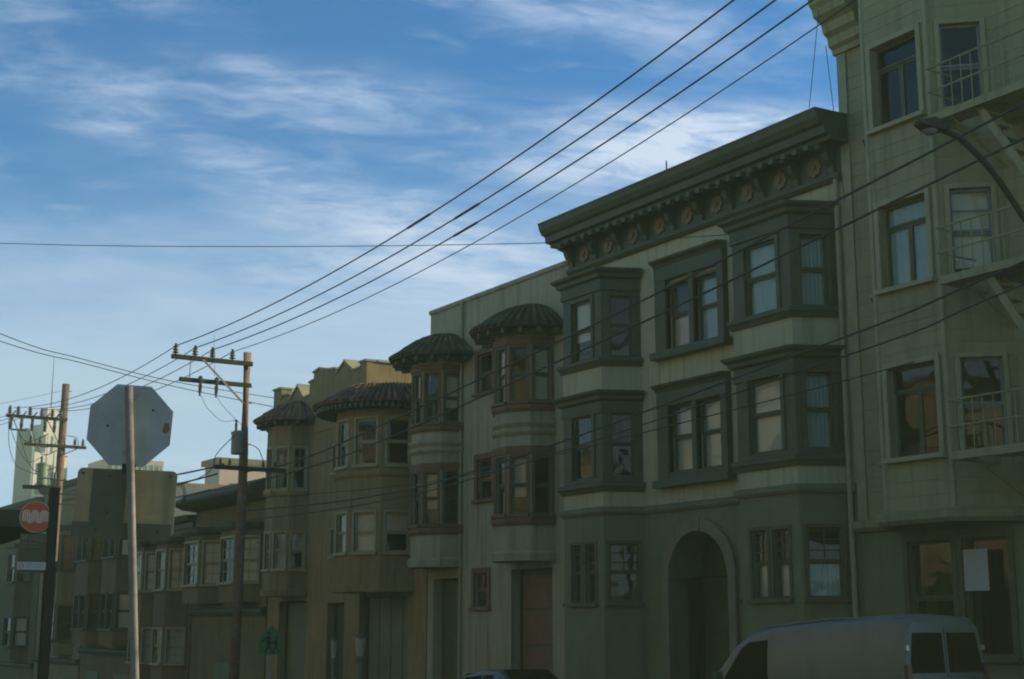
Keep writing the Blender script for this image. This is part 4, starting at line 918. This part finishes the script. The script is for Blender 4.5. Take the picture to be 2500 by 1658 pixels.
b = MB(); ribbon(b, path, .0265, .0045); em = b.build('emblem', 'signcream', rim)
b = MB(); ribbon(b, path, .0035, .006); b.build('emblem_line', 'orange', rim)
b = MB(); ribbon(b, [(dc - .185 + .012, zbot - .03), (dc - .185 + .012, ztop + .03)], .01, .0045); b.build('emblem_stroke', 'signcream', rim)
pn = MB().fbox(FM, -.005, .385, 2.50, 3.065, -.012, 0).build('route_panel', 'signdark', BS)
def text_mesh(body, size, F, u, z, d, m, parent, name):
    cu0 = bpy.data.curves.new('lettering', 'FONT'); cu0.body = body; cu0.size = size
    to = bpy.data.objects.new('lettering', cu0); col.objects.link(to)
    dg = bpy.context.evaluated_depsgraph_get(); me = bpy.data.meshes.new_from_object(to.evaluated_get(dg)); bpy.data.objects.remove(to)
    b = MB(); b.add([F.P(u - v.co.x, z + v.co.y, d) for v in me.vertices], [tuple(p.vertices) for p in me.polygons]); bpy.data.meshes.remove(me)
    return b.build(name, m, parent)
text_mesh('27', .085, FM, .372, 2.985, .003, 'signyellow', pn, 'route_number')
def bars(rows, m, nm, par, d=.003):
    b = MB()
    for ua, ub, z, h in rows:
        x = ua
        while x > ub:
            w_ = random.uniform(.012, .03); b.fbox(FM, max(ub, x - w_), x, z, z + h, d - .001, d); x -= w_ + .007
    return b.build(nm, m, par)
bars([(.27, .02, 3.025, .014), (.27, .02, 3.0, .014), (.25, .02, 2.975, .012), (.16, .02, 2.955, .012)], 'signprint', 'small_print', pn)
b = MB(); 
ribbon(b, [(.325 + .036 * math.cos(k * math.pi / 10), 2.90 + .036 * math.sin(k * math.pi / 10)) for k in range(21)], .005, .003); b.build('round_mark', 'signprint', pn)
text_mesh('G', .05, FM, .342, 2.882, .003, 'signprint', pn, 'mark_letter')
bars([(.27, .12, 2.925, .011), (.27, .13, 2.9, .011), (.26, .09, 2.868, .012)], 'signprint', 'small_print', pn)
st_ = MB().fbox(FM, .0, .40, 2.545, 2.655, -.008, .008).build('no_stopping_strip', 'signwhite', BS)
b = MB(); ribbon(b, [(.345 + .035 * math.cos(k * math.pi / 10), 2.60 + .035 * math.sin(k * math.pi / 10)) for k in range(21)], .006, .010); b.build('red_ring', 'orange', st_)
b = MB(); b.fbox(FM, .325, .365, 2.596, 2.604, .0085, .0095); b.build('ring_bar', 'schoolblack', st_)
bars([(.28, .03, 2.63, .006), (.28, .05, 2.612, .006), (.28, .04, 2.594, .006), (.28, .03, 2.576, .006)], 'signprint', 'small_print', st_, .011)

SH = thing('bus_shelter', 'dark flat-roofed bus shelter behind the bus stop flag', 'bus shelter', (4.9, 24.8, ground(24.8)))
g = ground(24.8)
MB().prism(Fr((5.85, 22.6), (5.85, 27.2)), [(0, 3.22), (4.6, 3.1), (4.6, 3.42), (3.4, 3.56), (1.2, 3.6), (0, 3.5)], 0, 1.9).build('roof', 'trim', SH, bevel=.02)
for x, y in ((4.15, 22.8), (4.15, 27.0), (5.6, 27.0)): MB().box(x - .05, x + .05, y - .05, y + .05, ground(y), 3.2).build('post', 'iron', SH)
MB().box(4.10, 4.12, 22.9, 26.9, g + .3, 3.0).build('glass_panel', 'carglass', SH); MB().box(4.3, 4.7, 23.4, 26.4, g + .42, g + .47).build('bench', 'iron', SH)

# ================================================================== school crossing sign
CX, CY = 16.45, 38.7
SC = thing('school_crossing_sign', 'green five-sided school crossing sign with two walking figures', 'road sign', (CX, CY, ground(CY)))
MB().tube([(CX, CY + .04, ground(CY)), (CX, CY + .04, 1.75)], .03, 10).build('post', 'galv', SC)
FC = Fr((CX + .4, CY), (CX - .4, CY)); FC.n = Vector((0, -1)); 
pent = [(.02, .92), (.78, .92), (.78, 1.40), (.40, 1.76), (.02, 1.40)]
pl_ = MB().prism(FC, pent, -.004, .0).build('plate', 'schoolgreen', SC)
def figure(u, s):
    b = MB(); b.prism(FC, [(u + .045 * s * math.cos(k * math.pi / 5), 1.0 + .46 * s + .045 * s * math.sin(k * math.pi / 5)) for k in range(10)], .002, .004)
    b.prism(FC, [(u - .06 * s, 1.0 + .2 * s), (u + .06 * s, 1.0 + .2 * s), (u + .07 * s, 1.0 + .39 * s), (u - .05 * s, 1.0 + .39 * s)], .002, .004)
    for du in (-.1, .09): b.prism(FC, [(u - .03 * s, 1.0 + .2 * s), (u + .03 * s, 1.0 + .2 * s), (u + (du + .03) * s, 1.0 - .02 * s), (u + (du - .03) * s, 1.0 - .02 * s)], .0021, .0041)
    b.prism(FC, [(u + .06 * s, 1.0 + .38 * s), (u + .05 * s, 1.0 + .32 * s), (u + .17 * s, 1.0 + .24 * s), (u + .19 * s, 1.0 + .28 * s)], .0022, .0042)
    b.build('figure', 'schoolblack', pl_)
figure(.48, 1.15); figure(.25, .9)

# ================================================================== street lamp in front of the tan house
LP = thing('street_lamp', 'cobra-head street lamp reaching over the street before the tan house', 'street lamp', (17.25, 12.55, ground(12.55)))
MB().tube([(17.25, 12.55, ground(12.55)), (17.25, 12.55, 7.6)], .11, 12, r1=.08).build('post', 'iron', LP, smooth=True)
MB().tube(poly([(17.25, 12.55, 6.95), (16.7, 12.55, 7.35), (16.0, 12.55, 8.0), (15.4, 12.55, 8.36), (15.0, 12.55, 8.44)]), .045, 8).build('arm', 'iron', LP, smooth=True)
MB().tube([(17.25, 12.55, 7.5), (16.55, 12.55, 7.46)], .03, 8).build('tie_bar', 'iron', LP)
hd = MB().add([(15.05, 12.47, 8.42), (15.05, 12.63, 8.42), (14.75, 12.41, 8.38), (14.75, 12.69, 8.38), (14.5, 12.47, 8.42), (14.5, 12.63, 8.42), (15.05, 12.47, 8.52), (15.05, 12.63, 8.52), (14.75, 12.43, 8.56), (14.75, 12.67, 8.56), (14.5, 12.5, 8.48), (14.5, 12.6, 8.48)],
              [(0, 2, 3, 1), (2, 4, 5, 3), (6, 7, 9, 8), (8, 9, 11, 10), (0, 6, 8, 2), (2, 8, 10, 4), (1, 3, 9, 7), (3, 5, 11, 9), (0, 1, 7, 6), (4, 10, 11, 5)]).build('lamp_head', 'iron', LP, bevel=.02)
MB().lathe([(0, -.07), (.06, -.06), (.1, -.02), (.11, 0)], (14.74, 12.55, 8.385), 12).build('lens', 'lampclear', hd)

# ================================================================== vehicles
def vehicle(root, st, sec, paint, name='body'):
    """st: stations (y, top z, bottom z, width factor); sec(z) half width at height z."""
    rows = []
    for y, zt, zb, wf in st:
        zs = [zb, zb + (.95 - zb) * .5, .95 if zt > 1.0 else zt - .12] if zt > 1.0 else [zb, zb + (zt - zb) * .5, zt - .12]
        lo = zs[-1]; zs += [lo + (zt - .10 - lo) * f for f in (.34, .67, 1)]
        half = [(sec(z) * wf, z) for z in zs] + [(sec(zt - .10) * wf * .86, zt - .02), (sec(zt - .1) * wf * .45, zt)]
        rows.append([(-x, y, z) for x, z in half] + [(0, y, zt + .005)] + [(x, y, z) for x, z in half[::-1]])
    b = MB(); n = len(rows[0]); vs = [p for r_ in rows for p in r_]; fs = []
    for i in range(len(rows) - 1):
        for j in range(n - 1): fs.append((i * n + j, i * n + j + 1, (i + 1) * n + j + 1, (i + 1) * n + j))
        fs.append((i * n + n - 1, i * n, (i + 1) * n, (i + 1) * n + n - 1))
    fs += [tuple(range(n - 1, -1, -1)), tuple((len(rows) - 1) * n + j for j in range(n))]
    ob = b.add(vs, fs).build(name, paint, root, smooth=True, o=(0, 0, 0))
    ob.data.update()
    m = ob.modifiers.new('bevel', 'BEVEL'); m.width = .03; m.segments = 2; m.limit_method = 'ANGLE'; m.angle_limit = R(35)
    return ob
def wheel(root, x, y, r):
    w = MB(); s_ = 1 if x > 0 else -1
    pr = [(r * .62, -.10), (r * .9, -.11), (r, -.07), (r, .07), (r * .9, .11), (r * .62, .10)]
    b = MB().lathe(pr, (0, 0, 0), 20); b.v = [(x + vz, y + vx, r + vy) for vx, vy, vz in b.v]; t = b.build('wheel', 'rubber', root, smooth=True, o=(0, 0, 0))
    b = MB().lathe([(0, .06), (r * .2, .07), (r * .25, .04), (r * .55, .05), (r * .63, .09)], (0, 0, 0), 16); b.v = [(x + s_ * vz, y + vx, r + vy) for vx, vy, vz in b.v]; b.build('rim', 'chrome', t, smooth=True, o=(0, 0, 0))
def lq(b, pts): return b.add(pts, [tuple(range(len(pts)))])
def pane(root, poly_, sec, s_, name, m='carglass', off=.012, wf=1.0):
    b = MB(); n = len(poly_); a = [(s_ * (sec(z) * wf + off), y, z) for y, z in poly_]; c = [(s_ * (sec(z) * wf + off - .02), y, z) for y, z in poly_]
    b.add(a + c, [tuple(range(n)), tuple(range(2 * n - 1, n - 1, -1))] + [(i, (i + 1) % n, n + (i + 1) % n, n + i) for i in range(n)])
    return b.build(name, m, root, o=(0, 0, 0))
VAN = thing('parked_van', 'faded silver-grey panel van with two dark rear door windows, parked at the kerb', 'van', (15.85, 13.7, ground(13.7)))
VAN.scale = (.92, 1.12, 1.0)
VAN.rotation_euler = (math.atan(-.05), 0, 0)
def vsec(z): return .80 + .12 * min(1, max(0, (z - .25) / .5)) - .20 * max(0, (z - 1.0) / 1.0) ** 1.5
vst = [(0.0, 1.90, .42, .97), (.06, 1.97, .38, 1), (.4, 2.02, .32, 1), (1.4, 2.02, .30, 1), (2.4, 1.99, .30, 1), (2.85, 1.93, .30, 1), (3.15, 1.74, .30, 1), (3.62, 1.22, .30, 1), (3.8, 1.13, .30, .99), (4.35, 1.03, .32, .96), (4.55, .90, .4, .90), (4.6, .72, .45, .86)]
vb = vehicle(VAN, vst, vsec, 'vanpaint')
for s_ in (-1, 1):
    dr0 = pane(VAN, [(2.42, 1.12), (3.38, 1.12), (2.98, 1.66), (2.84, 1.74), (2.48, 1.76)], vsec, s_, 'door_window')
    MB().box(*( (-.985, -.925) if s_ < 0 else (.925, .985)), 2.1, 2.22, .98, 1.02).build('door_handle', 'chrome', VAN, o=(0, 0, 0))
    MB().box(*sorted((s_ * .95, s_ * 1.14)), 3.28, 3.36, 1.12, 1.32).build('mirror', 'trim', VAN, bevel=.02, o=(0, 0, 0))
    MB().box(*sorted((s_ * .80, s_ * .89)), -.035, .02, .95, 1.32).build('tail_lamp', 'lampred', VAN, o=(0, 0, 0))
    MB().box(*sorted((s_ * .5, s_ * .78)), 4.54, 4.62, .66, .82).build('headlamp', 'lampclear', VAN, o=(0, 0, 0))
    b = MB(); z0, z1 = 1.20, 1.74; xi, x0_, x1_ = .05, vsec(z0) - .11, vsec(z1) - .10
    p = [(s_ * xi, -.012, z0), (s_ * x0_, -.012, z0), (s_ * x1_, .0, z1), (s_ * xi, .0, z1)]
    b.add(p + [(x, y + .02, z) for x, y, z in p], [(0, 1, 2, 3), (7, 6, 5, 4), (0, 4, 5, 1), (1, 5, 6, 2), (2, 6, 7, 3), (3, 7, 4, 0)]).build('rear_window', 'carglass', VAN, o=(0, 0, 0))
    for y in (.85, 3.75): wheel(VAN, s_ * .82, y, .34)
MB().box(-.006, .006, -.008, .02, .5, 1.82).build('door_seam', 'trim', VAN, o=(0, 0, 0))
MB().box(-.88, .88, -.14, .0, .42, .58).build('rear_bumper', 'chrome', VAN, bevel=.02, o=(0, 0, 0)); MB().box(-.85, .85, 4.56, 4.72, .42, .6).build('front_bumper', 'chrome', VAN, bevel=.02, o=(0, 0, 0))
MB().add([(-.70, 3.60, 1.25), (.70, 3.60, 1.25), (.60, 3.17, 1.73), (-.60, 3.17, 1.73), (-.70, 3.64, 1.27), (.70, 3.64, 1.27), (.60, 3.19, 1.76), (-.60, 3.19, 1.76)], [(4, 5, 6, 7), (3, 2, 1, 0), (0, 1, 5, 4), (1, 2, 6, 5), (2, 3, 7, 6), (3, 0, 4, 7)]).build('windscreen', 'carglass', VAN, o=(0, 0, 0))
for s_ in (-1, 1):
    for y in (2.36, 1.3): pane(VAN, [(y, .5), (y + .014, .5), (y + .014, 1.78), (y, 1.78)], vsec, s_, 'panel_seam', 'trim', .004)
    pane(VAN, [(.25, .78), (3.9, .78), (3.9, .84), (.25, .84)], vsec, s_, 'side_moulding', 'rubber', .014)
    for z in (.75, 1.1, 1.5): MB().box(*sorted((s_ * .80, s_ * .86)), -.02, .03, z, z + .07).build('hinge', 'chrome', VAN, o=(0, 0, 0))
MB().box(.06, .22, -.035, .0, 1.02, 1.06).build('door_handle', 'rubber', VAN, o=(0, 0, 0)); MB().box(-.26, .26, -.02, .0, .66, .80).build('number_plate', 'signwhite', VAN, o=(0, 0, 0))
for s_ in (-1, 1):
    MB().tube([(s_ * .66, .1, 1.95), (s_ * .66, 1.4, 2.005), (s_ * .66, 2.7, 1.95)], .018, 6).build('drip_rail', 'vanpaint', VAN, o=(0, 0, 0))

CAR = thing('parked_car', 'dark blue saloon car parked downhill in front of the round bays', 'car', (15.6, 22.6, ground(22.6)))
CAR.scale = (1, 1, 1.06)
CAR.rotation_euler = (math.atan(-.05), 0, 0)
def csec(z): return .76 + .10 * min(1, max(0, (z - .2) / .4)) - .30 * max(0, (z - .85) / .55) ** 1.2
cst = [(0, .92, .42, .88), (.1, .98, .34, .95), (.7, 1.02, .26, 1), (1.15, 1.26, .25, 1), (1.5, 1.41, .25, 1), (2.2, 1.44, .25, 1), (2.7, 1.37, .25, 1), (3.3, 1.03, .25, 1), (3.5, .97, .25, 1), (4.2, .86, .28, .95), (4.42, .74, .36, .86)]
vehicle(CAR, cst, csec, 'carpaint')
for s_ in (-1, 1):
    pane(CAR, [(1.3, .98), (1.95, .98), (1.95, 1.34), (1.6, 1.33)], csec, s_, 'door_window'); pane(CAR, [(2.02, .98), (3.05, .98), (2.62, 1.31), (2.02, 1.34)], csec, s_, 'door_window')
    MB().box(*sorted((s_ * .45, s_ * .76)), -.02, .03, .68, .82).build('tail_lamp', 'lampred', CAR, o=(0, 0, 0)); MB().box(*sorted((s_ * .42, s_ * .7)), 4.36, 4.44, .55, .68).build('headlamp', 'lampclear', CAR, o=(0, 0, 0))
    MB().box(*sorted((s_ * .84, s_ * .98)), 2.85, 2.93, .98, 1.1).build('mirror', 'carpaint', CAR, bevel=.02, o=(0, 0, 0))
    for y in (.85, 3.5): wheel(CAR, s_ * .78, y, .31)
MB().add([(-.58, .78, 1.05), (.58, .78, 1.05), (.5, 1.4, 1.39), (-.5, 1.4, 1.39), (-.58, .74, 1.07), (.58, .74, 1.07), (.5, 1.38, 1.42), (-.5, 1.38, 1.42)], [(3, 2, 1, 0), (4, 5, 6, 7), (0, 4, 7, 3), (1, 2, 6, 5), (0, 1, 5, 4), (2, 3, 7, 6)]).build('rear_window', 'carglass', CAR, o=(0, 0, 0))
MB().add([(-.6, 3.27, 1.06), (.6, 3.27, 1.06), (.5, 2.74, 1.36), (-.5, 2.74, 1.36), (-.6, 3.3, 1.08), (.6, 3.3, 1.08), (.5, 2.76, 1.39), (-.5, 2.76, 1.39)], [(0, 1, 2, 3), (7, 6, 5, 4), (0, 3, 7, 4), (1, 5, 6, 2), (0, 4, 5, 1), (2, 6, 7, 3)]).build('windscreen', 'carglass', CAR, o=(0, 0, 0))

# ================================================================== potted agaves on pedestals before the ochre garage
for i, (x, y, lb, s_) in enumerate(((20.3, 40.75, 'spiky agave in a tall white pot before the ochre garage', .8), (20.35, 42.75, 'smaller spiky agave in a white pot beside the garage jamb', .5))):
    g = ground(y) + .15
    A = thing('potted_agave', lb, 'potted plant', (x, y, g))
    MB().lathe([(0, 0), (.2 * s_, .0), (.22 * s_, .1), (.13 * s_, .18), (.13 * s_, 1.9), (.2 * s_, 2.0), (.2 * s_, 2.1), (0, 2.1)], (x, y, g), 14).build('pedestal', 'concrete', A, smooth=False)
    MB().lathe([(0, 0), (.14 * s_, 0), (.19 * s_, .3), (.2 * s_, .52), (.22 * s_, .56), (.17 * s_, .56), (.16 * s_, .5), (0, .5)], (x, y, g + 2.1), 16).build('pot', 'pot', A, smooth=False)
    for k in range(18):
        w_ = k * 2.4; e_ = R(20 + 58 * ((k * 7) % 18) / 18); l_ = (.36 + .12 * ((k * 5) % 7) / 7) * s_; dv = Vector((math.cos(w_) * math.cos(e_), math.sin(w_) * math.cos(e_), math.sin(e_))); sd = Vector((-math.sin(w_), math.cos(w_), 0)); o = Vector((x, y, g + 2.6))
        p = [o - sd * .015, o + sd * .015, o + dv * l_ * .4 + sd * .03, o + dv * l_, o + dv * l_ * .4 - sd * .03, o + dv * l_ * .35 - Vector((0, 0, .018))]
        MB().add(p, [(0, 1, 2, 4), (4, 2, 3), (0, 5, 1), (1, 5, 2), (0, 4, 5), (5, 3, 2), (5, 4, 3)]).build('leaf', 'leaf', A)

# ================================================================== greenish air volume added to lift the blacks like a film veil
hz = bpy.data.materials.new('veil_haze'); hz.use_nodes = True; ht = hz.node_tree; ht.nodes.clear()
ho = N(ht, 'ShaderNodeOutputMaterial'); hv = N(ht, 'ShaderNodeVolumePrincipled')
hv.inputs['Color'].default_value = VEIL_COL; hv.inputs['Density'].default_value = VEIL_DENSITY; hv.inputs['Anisotropy'].default_value = 0.0
ht.links.new(hv.outputs[0], ho.inputs['Volume'])
MB().box(-60, 112, -95, 235, -12, 41.5).build('veil_haze', hz, kind='stuff')
